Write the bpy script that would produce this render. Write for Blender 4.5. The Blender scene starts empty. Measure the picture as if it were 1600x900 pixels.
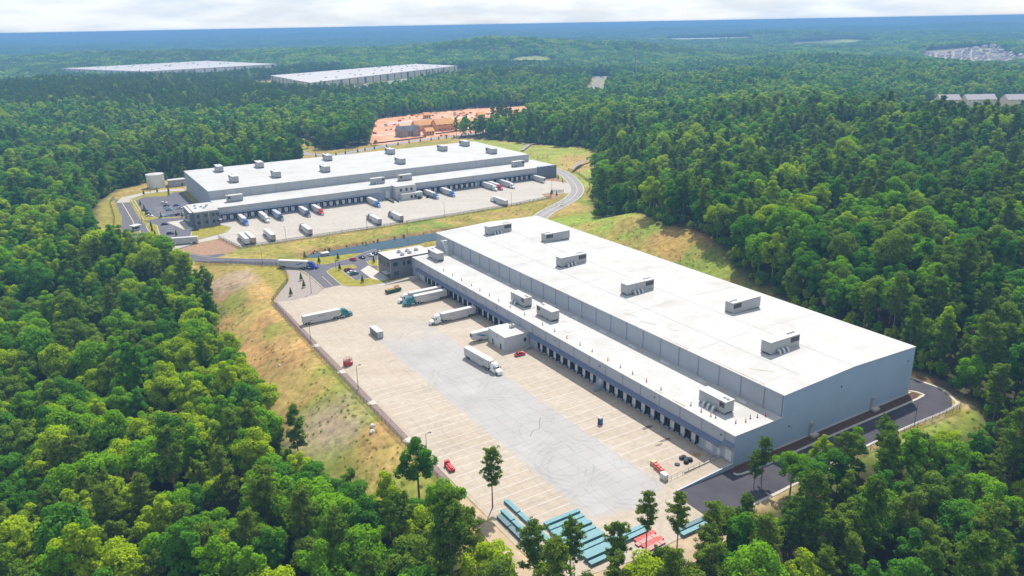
import bpy, bmesh, math, random
import numpy as np
from mathutils import Vector, Matrix
from mathutils.geometry import tessellate_polygon
R = math.radians
random.seed(7); rng = np.random.default_rng(11)
scn = bpy.context.scene
COL = scn.collection

# ------------------------------------------------------------------ camera
CAM_H = 120.0
PIT, ROLL = 0.329084, -0.0183477
fw = Vector((0, math.cos(PIT), -math.sin(PIT))); r0 = Vector((1, 0, 0)); u0 = r0.cross(fw)
r2 = math.cos(ROLL)*r0 + math.sin(ROLL)*u0; u2 = -math.sin(ROLL)*r0 + math.cos(ROLL)*u0
cd = bpy.data.cameras.new('camera'); cam = bpy.data.objects.new('camera', cd); COL.objects.link(cam)
cam.matrix_world = Matrix(((r2.x, u2.x, -fw.x, 0), (r2.y, u2.y, -fw.y, 0), (r2.z, u2.z, -fw.z, CAM_H), (0, 0, 0, 1)))
cd.sensor_width = 36; cd.lens = 1207.81/1600*36; cd.clip_start = 1; cd.clip_end = 120000
scn.camera = cam

# ------------------------------------------------------------------ world, sun, exposure
SUNV = Vector((0.166, 0.687, 1.0)).normalized()
SUN_EL = math.asin(SUNV.z); SUN_AZ = math.atan2(SUNV.x, SUNV.y)
w = bpy.data.worlds.new('World'); scn.world = w; w.use_nodes = True
nt = w.node_tree; nt.nodes.clear()
def N(t, ty, **kw):
    n = t.nodes.new(ty)
    for k, v in kw.items(): setattr(n, k, v)
    return n
sky = N(nt, 'ShaderNodeTexSky', sky_type='NISHITA'); sky.sun_disc = False
sky.sun_elevation = SUN_EL; sky.sun_rotation = SUN_AZ; sky.altitude = 300; sky.air_density = 1.0; sky.dust_density = 1.2
tc = N(nt, 'ShaderNodeTexCoord'); mp = N(nt, 'ShaderNodeMapping'); mp.inputs['Scale'].default_value = (1, 1, 5)
n1 = N(nt, 'ShaderNodeTexNoise'); n1.inputs['Scale'].default_value = 4.2; n1.inputs['Detail'].default_value = 9; n1.inputs['Roughness'].default_value = 0.6
rp = N(nt, 'ShaderNodeValToRGB'); rp.color_ramp.elements[0].position = 0.36; rp.color_ramp.elements[1].position = 0.62
rp.color_ramp.elements[0].color = (.72, .72, .72, 1); rp.color_ramp.elements[1].color = (1, 1, 1, 1)
n2 = N(nt, 'ShaderNodeTexNoise'); n2.inputs['Scale'].default_value = 9; n2.inputs['Detail'].default_value = 8
cr = N(nt, 'ShaderNodeValToRGB'); cr.color_ramp.elements[0].position = .38; cr.color_ramp.elements[1].position = .58
cr.color_ramp.elements[0].color = (4.6, 5.35, 6.35, 1); cr.color_ramp.elements[1].color = (6.35, 6.75, 7.25, 1)
mx = N(nt, 'ShaderNodeMix', data_type='RGBA')
bg = N(nt, 'ShaderNodeBackground'); bg.inputs['Strength'].default_value = 0.1
wo = N(nt, 'ShaderNodeOutputWorld'); L = nt.links.new
L(tc.outputs['Generated'], mp.inputs['Vector']); L(mp.outputs[0], n1.inputs['Vector']); L(mp.outputs[0], n2.inputs['Vector'])
L(n1.outputs['Fac'], rp.inputs[0]); L(n2.outputs['Fac'], cr.inputs[0])
L(rp.outputs[0], mx.inputs[0]); L(sky.outputs[0], mx.inputs[6]); L(cr.outputs[0], mx.inputs[7])
L(mx.outputs[2], bg.inputs[0]); L(bg.outputs[0], wo.inputs[0])
sd = bpy.data.lights.new('sun', 'SUN'); sd.energy = 4.6; sd.angle = R(0.55); sd.color = (1, .95, .87)
so = bpy.data.objects.new('sun', sd); COL.objects.link(so); so.rotation_euler = (-SUNV).to_track_quat('-Z', 'Y').to_euler()
scn.view_settings.view_transform = 'Standard'; scn.view_settings.look = 'None'; scn.view_settings.exposure = 0.62; scn.view_settings.gamma = 1
scn.render.engine = 'CYCLES'
scn.cycles.max_bounces = 5; scn.cycles.diffuse_bounces = 4; scn.cycles.transmission_bounces = 3; scn.cycles.transparent_max_bounces = 8
scn.cycles.glossy_bounces = 2; scn.cycles.volume_bounces = 0
scn.cycles.use_denoising = True

# ------------------------------------------------------------------ frames (metres): near lot (u along the long side, v to the back), far lot
EN = (61.554, 190.645); UN = (-0.52103, 0.85354); VN = (0.85354, 0.52103); ROTN = math.atan2(VN[1], VN[0])
EF = (-194.36, 502.16); UF = (0.858475, 0.512856); VF = (-0.512856, 0.858475); ROTF = math.atan2(UF[1], UF[0])
def NW(u, v): return (EN[0]+u*UN[0]+v*VN[0], EN[1]+u*UN[1]+v*VN[1])
def FW(u, v): return (EF[0]+u*UF[0]+v*VF[0], EF[1]+u*UF[1]+v*VF[1])

# ------------------------------------------------------------------ materials
MATS = {}
def mat(name, col, rough=.75, metal=0., var=.08, scale=.6, bump=0., spec=.3, var2=None, detail=5):
    if name in MATS: return MATS[name]
    m = bpy.data.materials.new(name); m.use_nodes = True; t = m.node_tree; p = t.nodes['Principled BSDF']
    p.inputs['Roughness'].default_value = rough; p.inputs['Metallic'].default_value = metal; p.inputs['Specular IOR Level'].default_value = spec
    tc = N(t, 'ShaderNodeTexCoord'); n = N(t, 'ShaderNodeTexNoise'); n.inputs['Scale'].default_value = scale; n.inputs['Detail'].default_value = detail; n.inputs['Roughness'].default_value = .62
    t.links.new(tc.outputs['Object'], n.inputs['Vector'])
    r = N(t, 'ShaderNodeValToRGB'); r.color_ramp.elements[0].position = .3; r.color_ramp.elements[1].position = .7
    a = [max(0, c*(1-var)) for c in col]; b = [min(1, c*(1+var)) for c in col]
    if var2: b = list(var2)
    r.color_ramp.elements[0].color = (*a, 1); r.color_ramp.elements[1].color = (*b, 1)
    t.links.new(n.outputs['Fac'], r.inputs[0]); t.links.new(r.outputs[0], p.inputs['Base Color'])
    if bump:
        bn = N(t, 'ShaderNodeBump'); bn.inputs['Strength'].default_value = bump; bn.inputs['Distance'].default_value = .2
        t.links.new(n.outputs['Fac'], bn.inputs['Height']); t.links.new(bn.outputs[0], p.inputs['Normal'])
    MATS[name] = m; return m

# ------------------------------------------------------------------ mesh helpers
class MB:
    def __init__(s): s.v = []; s.f = []
    def add(s, vs, fs):
        o = len(s.v); s.v += [tuple(map(float, p)) for p in vs]; s.f += [tuple(o+i for i in f) for f in fs]; return s
    def box(s, x0, x1, y0, y1, z0, z1):
        return s.add([(x0,y0,z0),(x1,y0,z0),(x1,y1,z0),(x0,y1,z0),(x0,y0,z1),(x1,y0,z1),(x1,y1,z1),(x0,y1,z1)],
                     [(0,3,2,1),(4,5,6,7),(0,1,5,4),(1,2,6,5),(2,3,7,6),(3,0,4,7)])
    def hexa(s, b, t):     # bottom 4, top 4 (both counter-clockwise)
        return s.add(list(b)+list(t), [(0,3,2,1),(4,5,6,7),(0,1,5,4),(1,2,6,5),(2,3,7,6),(3,0,4,7)])
    def bar(s, a, b, w=.1, n=4, w2=None):
        a = Vector(a); b = Vector(b); d = (b-a).normalized(); q = d.to_track_quat('Z', 'Y'); w2 = w if w2 is None else w2
        vs = []
        for P, ww in ((a, w), (b, w2)):
            for i in range(n):
                an = 2*math.pi*(i+.5)/n; vs.append(P + q @ Vector((math.cos(an)*ww, math.sin(an)*ww, 0)))
        fs = [(i, (i+1) % n, n+(i+1) % n, n+i) for i in range(n)] + [tuple(range(n-1, -1, -1)), tuple(range(n, 2*n))]
        return s.add(vs, fs)
    def cyl(s, c, r, h, n=12, axis='z', r2=None):
        c = Vector(c); d = {'x': Vector((1,0,0)), 'y': Vector((0,1,0)), 'z': Vector((0,0,1))}[axis]
        return s.bar(c, c+d*h, r, n, r2)
    def prism(s, poly, z0, z1):      # polygon (ccw) in xy
        n = len(poly)
        ar = sum(poly[i][0]*poly[(i+1) % n][1]-poly[(i+1) % n][0]*poly[i][1] for i in range(n))
        if ar < 0: poly = poly[::-1]
        return s.add([(x,y,z0) for x,y in poly]+[(x,y,z1) for x,y in poly],
                     [tuple(range(n-1,-1,-1)), tuple(range(n,2*n))]+[(i,(i+1)%n,n+(i+1)%n,n+i) for i in range(n)])
    def loft(s, secs):               # list of rings with the same count; closed ends
        n = len(secs[0]); o = len(s.v); vs = [p for r in secs for p in r]; fs = []
        for k in range(len(secs)-1):
            for i in range(n):
                fs.append((k*n+i, k*n+(i+1) % n, (k+1)*n+(i+1) % n, (k+1)*n+i))
        fs.append(tuple(range(n-1,-1,-1))); fs.append(tuple((len(secs)-1)*n+i for i in range(n)))
        return s.add(vs, fs)
    def mesh(s, name, m, fix=True):
        me = bpy.data.meshes.new(name); me.from_pydata(s.v, [], s.f)
        if fix:
            bm = bmesh.new(); bm.from_mesh(me); bmesh.ops.recalc_face_normals(bm, faces=bm.faces); bm.to_mesh(me); bm.free()
        if m: me.materials.append(m)
        return me
    def build(s, name, m, parent=None, loc=(0,0,0), rz=0., fix=True):
        return place(name, s.mesh(name, m, fix), parent, loc, rz)
def place(name, me, parent=None, loc=(0,0,0), rz=0.):
    o = bpy.data.objects.new(name, me); COL.objects.link(o); o.location = loc; o.rotation_euler = (0,0,rz)
    if parent: o.parent = parent
    return o
def empty(name, loc=(0,0,0), rz=0.):
    o = bpy.data.objects.new(name, None); COL.objects.link(o); o.location = loc; o.rotation_euler = (0,0,rz); o.empty_display_size = 1
    return o
def tag(o, label=None, cat=None, group=None, kind=None):
    if label: o['label'] = label
    if cat: o['category'] = cat
    if group: o['group'] = group
    if kind: o['kind'] = kind
    return o
def copy_tree(o, parent=None):
    c = o.copy(); COL.objects.link(c); c.parent = parent
    for ch in list(KIDS.get(o.name, []) or o.children): copy_tree(ch, c)
    return c
KIDS = {}

# ------------------------------------------------------------------ noise and polygons
def vnoise(x, y, s=0):
    xi = np.floor(x).astype(np.int64); yi = np.floor(y).astype(np.int64); fx = x-xi; fy = y-yi
    fx = fx*fx*(3-2*fx); fy = fy*fy*(3-2*fy)
    def h(a, b):
        n = (a*374761393 + b*668265263 + s*974634777) & 0xffffffff
        n = ((n ^ (n >> 13))*1274126177) & 0xffffffff
        return ((n ^ (n >> 16)) & 0xffff)/65535.
    return (h(xi,yi)*(1-fx)+h(xi+1,yi)*fx)*(1-fy)+(h(xi,yi+1)*(1-fx)+h(xi+1,yi+1)*fx)*fy
def fbm(x, y, s=0, o=4):
    a = 0; t = 0; k = 1.
    for i in range(o): a = a+vnoise(x/k, y/k, s+i)*k; t += k; k *= .5
    return a/t
def inpoly(x, y, poly):
    r = np.zeros(np.shape(x), bool); n = len(poly); j = n-1
    for i in range(n):
        xi, yi = poly[i]; xj, yj = poly[j]
        if yi != yj:
            c = ((yi > y) != (yj > y)) & (x < (xj-xi)*(y-yi)/(yj-yi)+xi); r ^= c
        j = i
    return r
def pdist(x, y, poly, closed=True):
    d = np.full(np.shape(x), 1e9); n = len(poly)
    for i in range(n if closed else n-1):
        ax, ay = poly[i]; bx, by = poly[(i+1) % n]; dx, dy = bx-ax, by-ay; l = dx*dx+dy*dy+1e-9
        t = np.clip(((x-ax)*dx+(y-ay)*dy)/l, 0, 1); d = np.minimum(d, np.hypot(x-ax-t*dx, y-ay-t*dy))
    return d
def sstep(a, b, x):
    t = np.clip((x-a)/(b-a), 0, 1); return t*t*(3-2*t)

# ------------------------------------------------------------------ clearings (ground plan, world metres)
CLEAR = [NW(*p) for p in [(-26,-61),(-13,-79),(5,-83),(22,-81),(42,-88),(55,-100),(85,-100),(118,-98),(150,-96),(186,-101),(220,-95),(262,-88),(300,-98),(325,-107),(343,-128)]]
CLEAR += [(-250,455),(-268,485),(-285,520),(-303,560),(-314,612),(-300,645),(-284,655)]
CLEAR += [FW(*p) for p in [(-5,158),(110,165),(118,245),(185,250),(301,275)]]
CLEAR += [(3,839),(55,795),(71,793),(81,737),(77,650),(67,627)]
CLEAR += [NW(*p) for p in [(261,151),(219,149),(182,137),(165,143),(154,141),(113,123),(82,113),(52,107),(38,110),(6,99),(-8,96),(-24,88),(-28,60),(-25,45),(-20,30),(-20,5),(-19,-20),(-26,-32)]]
SITE = [(-150,835),(-182,1077),(-124,1138),(-53,1195),(42,1226),(28,1060),(10,950),(-70,880),(-120,835)]
BACKROAD = [(-262,900),(-238,900),(-190,800),(-150,835),(-120,800),(-185,745),(-215,755)]
WH1 = [(-1330,2400),(-965,2130),(-700,2440),(-1040,2790)]
WH2 = [(-560,1890),(-400,1610),(-139,2190),(-267,2340)]
WH3 = [(829,4560),(1303,4560),(1340,4800),(860,4840)]
def grow(poly, k, dy=0):
    cx = sum(p[0] for p in poly)/len(poly); cy = sum(p[1] for p in poly)/len(poly); out = []
    for x, y in poly:
        d = math.hypot(x-cx, y-cy); out.append((x+(x-cx)/d*k, y+(y-cy)/d*k))
    return out
HWY = [(112,1300),(158,1300),(182,1480),(222,1680),(240,1880),(196,1880),(176,1690),(138,1490)]
HOUSES = [(1235,2150),(1500,2250),(1720,2850),(1500,2900),(1330,2600)]
APTS = [(450,815),(575,800),(725,985),(725,1095),(560,1105)]
FIELD1 = [(-20,2450),(20,2400),(110,2420),(170,2520),(120,2660),(40,2640),(-10,2560)]
FIELD2 = [(1290,3650),(1880,4050),(1900,4400),(1500,4300)]
OTHER = [[(-985,2150),(-700,2460),(-540,2400),(-820,1960)], SITE, BACKROAD, grow(WH1, 60), [(-640,1880),(-420,1430),(-250,1430),(-60,2190),(-260,2400)], grow(WH3, 90)+[], HWY, HOUSES, APTS, FIELD1, FIELD2]
POND = [(-116,416),(-111,422.5),(-103,427),(-84,440),(-69,450.5),(-46,463),(-20,474),(-14,462),(-44,447),(-66,431),(-77,426),(-92,417),(-101,414.5),(-110,412)]
def near_uv(x, y):
    dx = x-EN[0]; dy = y-EN[1]; return dx*UN[0]+dy*UN[1], dx*VN[0]+dy*VN[1]
def gauss(x, y, cx, cy, sx, sy): return np.exp(-((x-cx)/sx)**2-((y-cy)/sy)**2)
def height(x, y):
    x = np.asarray(x, float); y = np.asarray(y, float)
    ins = inpoly(x, y, CLEAR); d = np.where(ins, 0, pdist(x, y, CLEAR))
    wgt = sstep(5, 230, d)
    for P in (SITE, BACKROAD, WH2, WH1, APTS, HWY):
        dd = np.where(inpoly(x, y, P), 0, pdist(x, y, P)); wgt = wgt*sstep(0, 160, dd)
    rr = np.hypot(x, y)
    hills = (fbm(x/420., y/420., 3)-.5)*52*sstep(350, 1500, rr) + (fbm(x/1500., y/1100., 9, 3)-.5)*60*sstep(1800, 5000, rr)
    hills = hills + 16*gauss(x, y, 320, 730, 140, 150) + 14*gauss(x, y, -700, 1350, 420, 200) + 44*gauss(x, y, -250, 2950, 800, 260) + 24*gauss(x, y, -1500, 3300, 700, 260)
    hills = hills + 30*gauss(x, y, 1800, 4900, 1000, 300) + 16*gauss(x, y, 500, 1500, 300, 200)
    far_ = sstep(5500, 9000, rr)
    for k_, (ry, am, wd_) in enumerate([(7000,34,600),(9500,36,800),(12500,42,1000),(16500,44,1300),(22000,52,1800),(29000,66,2600)]):
        yy = ry+900*np.sin(x/ry*5.+k_*2.1)+(fbm(x/2500., y*0+k_*7.3, 101+k_, 3)-.5)*ry*.12
        hills = hills+am*(.45+.75*fbm(x/1700., x*0+k_*3.7, 131+k_, 4))*np.exp(-((y-yy)/wd_)**2)*far_
    z = hills*wgt
    u, v = near_uv(x, y)
    t = -73.5-v
    west = -9.5*sstep(0, 27, t)*sstep(-70, -35, u)*(1-sstep(262, 305, u))*(1-sstep(120, 400, t))
    t = -16-u
    south = -9*sstep(0, 26, t)*(1-sstep(150, 400, t))*sstep(-160, -100, v)*(1-sstep(110, 200, v))
    z = z+np.minimum(west, south)
    t = v-98
    z = z+13*sstep(3, 46, t)*sstep(-5, 45, u)*(1-sstep(205, 262, u))*(1-sstep(200, 600, t))
    z = z+8*sstep(0, 45, x-62)*sstep(560, 610, y)*(1-sstep(900, 1200, y))
    # mowed bank behind the far building
    # pond hollow
    dp = np.where(inpoly(x, y, POND), -pdist(x, y, POND), pdist(x, y, POND))
    z = z-2.6*(1-sstep(-2.5, 5, dp))
    return z-(x*x+y*y)/(2*6371000*1.17)      # the earth's curve

# ------------------------------------------------------------------ terrain sheet
def coords(a, b, st, lo, hi, g=1.13):
    c = list(np.arange(a, b+.1, st)); s = st
    while c[-1] < hi: s *= g; c.append(c[-1]+s)
    s = st
    while c[0] > lo: s *= g; c.insert(0, c[0]-s)
    return np.array(c)
gx = coords(-345, 195, 3.0, -60000, 60000); gy = coords(110, 905, 3.0, -20000, 70000)
X, Y = np.meshgrid(gx, gy); Z = height(X, Y)
nx, ny = len(gx), len(gy)
verts = np.stack([X.ravel(), Y.ravel(), Z.ravel()], 1)
ii = (np.arange(ny-1)[:, None]*nx+np.arange(nx-1)[None, :]).ravel()
quads = np.stack([ii, ii+1, ii+nx+1, ii+nx], 1)
def npmesh(name, verts, faces, k=4):
    me = bpy.data.meshes.new(name); nv = len(verts); nf = len(faces)
    me.vertices.add(nv); me.vertices.foreach_set('co', np.asarray(verts, np.float32).ravel())
    me.loops.add(nf*k); me.loops.foreach_set('vertex_index', np.asarray(faces, np.int32).ravel())
    me.polygons.add(nf); me.polygons.foreach_set('loop_start', np.arange(0, nf*k, k, dtype=np.int32))
    try: me.polygons.foreach_set('loop_total', np.full(nf, k, np.int32))
    except Exception: pass
    me.update(calc_edges=True); return me
tm = npmesh('ground', verts, quads)
xf, yf = X.ravel(), Y.ravel()
ins = inpoly(xf, yf, CLEAR)
edge = np.where(ins, pdist(xf, yf, CLEAR), -pdist(xf, yf, CLEAR))
open_ = sstep(-4, 4, edge + (fbm(xf/9, yf/9, 5)-.5)*8)
for P in OTHER: open_ = np.maximum(open_, inpoly(xf, yf, P)*1.)
uu, vv = near_uv(xf, yf)
a = fbm(xf/28, yf/28, 21, 5); b = fbm(xf/11, yf/11, 31, 4); c = fbm(xf/60, yf/60, 41, 3)
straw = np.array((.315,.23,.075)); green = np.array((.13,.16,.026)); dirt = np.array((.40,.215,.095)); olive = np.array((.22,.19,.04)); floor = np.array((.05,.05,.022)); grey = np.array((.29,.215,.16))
cover = np.zeros((len(xf), 3)); cover[:] = olive
def mixc(m, col):
    global cover
    cover = cover*(1-m[:, None])+col*m[:, None]
west = (vv < -66)*(uu < 305)*1.
mixc(west*.95, straw); mixc(west*sstep(.42, .6, b)*.55, dirt); mixc(west*sstep(.47, .62, a)*.8, green*1.2)
mixc(west*sstep(18, 6, np.hypot((uu-95)*.75, (vv+88)*1.0)+(b-.5)*16)*.8, grey); mixc(west*sstep(17, 8, np.hypot((uu-268)*.55, vv+78))*.8, grey)
mixc(west*sstep(14, 4, np.hypot((uu-70)*.35, vv+98)+(b-.5)*14)*.8, green*1.2)
mixc(west*sstep(12, 3, np.hypot((uu-232)*.5, vv+85)+(b-.5)*10)*.8, green*1.1)
east = sstep(90, 100, vv)*(uu < 300)*(uu > -40)
mixc(east*.9, straw*np.array((.95,.85,.8))); mixc(east*sstep(.42, .58, a)*sstep(50, 130, uu), green*1.35); mixc(east*sstep(170, 215, uu), green*1.5); mixc(east*sstep(.5, .7, b)*.4, dirt*.85)
mixc(east*sstep(80, 30, uu)*.7, dirt*.75)
fx_ = (xf-EF[0])*UF[0]+(yf-EF[1])*UF[1]; fy_ = (xf-EF[0])*VF[0]+(yf-EF[1])*VF[1]
band = (fy_ < -78)*(fy_ > -125)*(uu > 255)*(fx_ < 235)*1.
mixc(band*.9, olive); mixc(band*sstep(.48, .6, a), green*1.2); mixc(band*sstep(.55, .65, b), straw*.9); mixc(band*sstep(20, -30, fx_)*.6, straw)
rb = (fx_ > 262)*(fy_ > -60)*1.
mixc(rb*.9, green*1.35+straw*.15); mixc(rb*sstep(.5, .62, a), straw)
bk = (fy_ > 120)*(fx_ < 300)*1.; mixc(bk*.9, straw*.9); mixc(bk*sstep(.45, .6, a), olive)
sh = (uu < -12)*(vv > -80)*(vv < 105)*1.; mixc(sh*.9, np.array((.36,.265,.15))); mixc(sh*sstep(.5, .62, b), olive); mixc(sh*sstep(-14.5,-18,uu)*sstep(.42,.55,a)*(vv > 0), green*1.1)
f1 = inpoly(xf, yf, FIELD1)*1.+inpoly(xf, yf, FIELD2)*1.; mixc(np.clip(f1, 0, 1), np.array((.28,.33,.08)))
mixc(inpoly(xf, yf, HOUSES)*1., np.array((.33,.28,.2)))
rb2 = pdist(xf, yf, POND); mixc(sstep(7.5, 1.5, rb2)*.85, np.array((.2,.12,.06)))
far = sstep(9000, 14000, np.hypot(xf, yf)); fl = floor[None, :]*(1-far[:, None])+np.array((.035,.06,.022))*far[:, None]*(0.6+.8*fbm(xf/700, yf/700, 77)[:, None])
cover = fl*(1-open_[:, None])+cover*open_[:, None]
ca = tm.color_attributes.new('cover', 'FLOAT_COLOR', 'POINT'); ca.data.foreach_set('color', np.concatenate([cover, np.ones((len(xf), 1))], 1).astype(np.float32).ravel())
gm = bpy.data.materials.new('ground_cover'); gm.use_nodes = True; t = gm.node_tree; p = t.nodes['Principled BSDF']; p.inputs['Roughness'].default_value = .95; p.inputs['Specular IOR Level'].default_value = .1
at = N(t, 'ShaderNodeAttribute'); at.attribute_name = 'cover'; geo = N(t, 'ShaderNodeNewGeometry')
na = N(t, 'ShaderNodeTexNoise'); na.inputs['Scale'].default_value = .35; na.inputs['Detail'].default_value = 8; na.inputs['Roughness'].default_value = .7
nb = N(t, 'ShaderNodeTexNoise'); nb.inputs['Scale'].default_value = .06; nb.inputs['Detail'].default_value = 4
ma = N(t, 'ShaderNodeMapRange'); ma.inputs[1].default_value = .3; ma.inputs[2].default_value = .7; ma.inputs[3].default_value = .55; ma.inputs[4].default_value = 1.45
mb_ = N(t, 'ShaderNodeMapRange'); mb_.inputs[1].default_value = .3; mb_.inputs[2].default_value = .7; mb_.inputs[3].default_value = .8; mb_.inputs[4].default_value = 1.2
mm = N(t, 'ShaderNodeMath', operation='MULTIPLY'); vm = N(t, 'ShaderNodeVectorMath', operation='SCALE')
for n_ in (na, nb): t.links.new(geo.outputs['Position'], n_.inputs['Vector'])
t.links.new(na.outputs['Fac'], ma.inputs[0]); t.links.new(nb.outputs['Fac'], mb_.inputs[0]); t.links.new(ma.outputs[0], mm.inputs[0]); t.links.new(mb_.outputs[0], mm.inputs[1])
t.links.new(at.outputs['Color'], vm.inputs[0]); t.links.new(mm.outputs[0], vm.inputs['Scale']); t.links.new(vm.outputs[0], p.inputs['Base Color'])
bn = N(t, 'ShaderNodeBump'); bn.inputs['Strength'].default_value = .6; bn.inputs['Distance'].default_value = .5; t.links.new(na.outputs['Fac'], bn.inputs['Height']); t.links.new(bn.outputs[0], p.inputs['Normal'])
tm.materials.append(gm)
for pl in (): pass
tm.polygons.foreach_set('use_smooth', np.ones(len(quads), bool))
tag(place('ground', tm), kind='structure')

# ------------------------------------------------------------------ paved sheets
def sheet(name, poly, z, m, parent=None, kind='structure'):
    tri = tessellate_polygon([[Vector((x, y, 0)) for x, y in poly]]); me = bpy.data.meshes.new(name); fs = []
    for a, b, c in tri:
        A, B, Cc = poly[a], poly[b], poly[c]
        fs.append((a, b, c) if (B[0]-A[0])*(Cc[1]-A[1])-(B[1]-A[1])*(Cc[0]-A[0]) > 0 else (a, c, b))
    me.from_pydata([(x, y, z) for x, y in poly], [], fs); me.materials.append(m)
    o = place(name, me, parent)
    if kind: o['kind'] = kind
    return o
def strip(name, pts, wid, z0, z1, m, parent=None, kind='structure', closed=False):
    P = [Vector((x, y)) for x, y in pts]; n = len(P); Lf = []; Rt = []
    for i in range(n):
        a = P[i-1] if (i or closed) else P[i]; b = P[(i+1) % n] if (i < n-1 or closed) else P[i]
        d = (b-a).normalized(); nn = Vector((-d.y, d.x)); Lf.append(P[i]+nn*wid/2); Rt.append(P[i]-nn*wid/2)
    mb = MB(); k = n if closed else n-1
    for i in range(k):
        j = (i+1) % n
        mb.hexa([(*Rt[i], z0), (*Rt[j], z0), (*Lf[j], z0), (*Lf[i], z0)], [(*Rt[i], z1), (*Rt[j], z1), (*Lf[j], z1), (*Lf[i], z1)])
    o = mb.build(name, m, parent)
    if kind: o['kind'] = kind
    return o
def smooth(pts, k=4):
    P = [np.array(p, float) for p in pts]; out = []
    for i in range(len(P)-1):
        p0 = P[max(i-1, 0)]; p1 = P[i]; p2 = P[i+1]; p3 = P[min(i+2, len(P)-1)]
        for j in range(k):
            t = j/k; out.append(tuple(.5*((2*p1)+(-p0+p2)*t+(2*p0-5*p1+4*p2-p3)*t*t+(-p0+3*p1-3*p2+p3)*t**3)))
    out.append(tuple(P[-1])); return out

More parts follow.
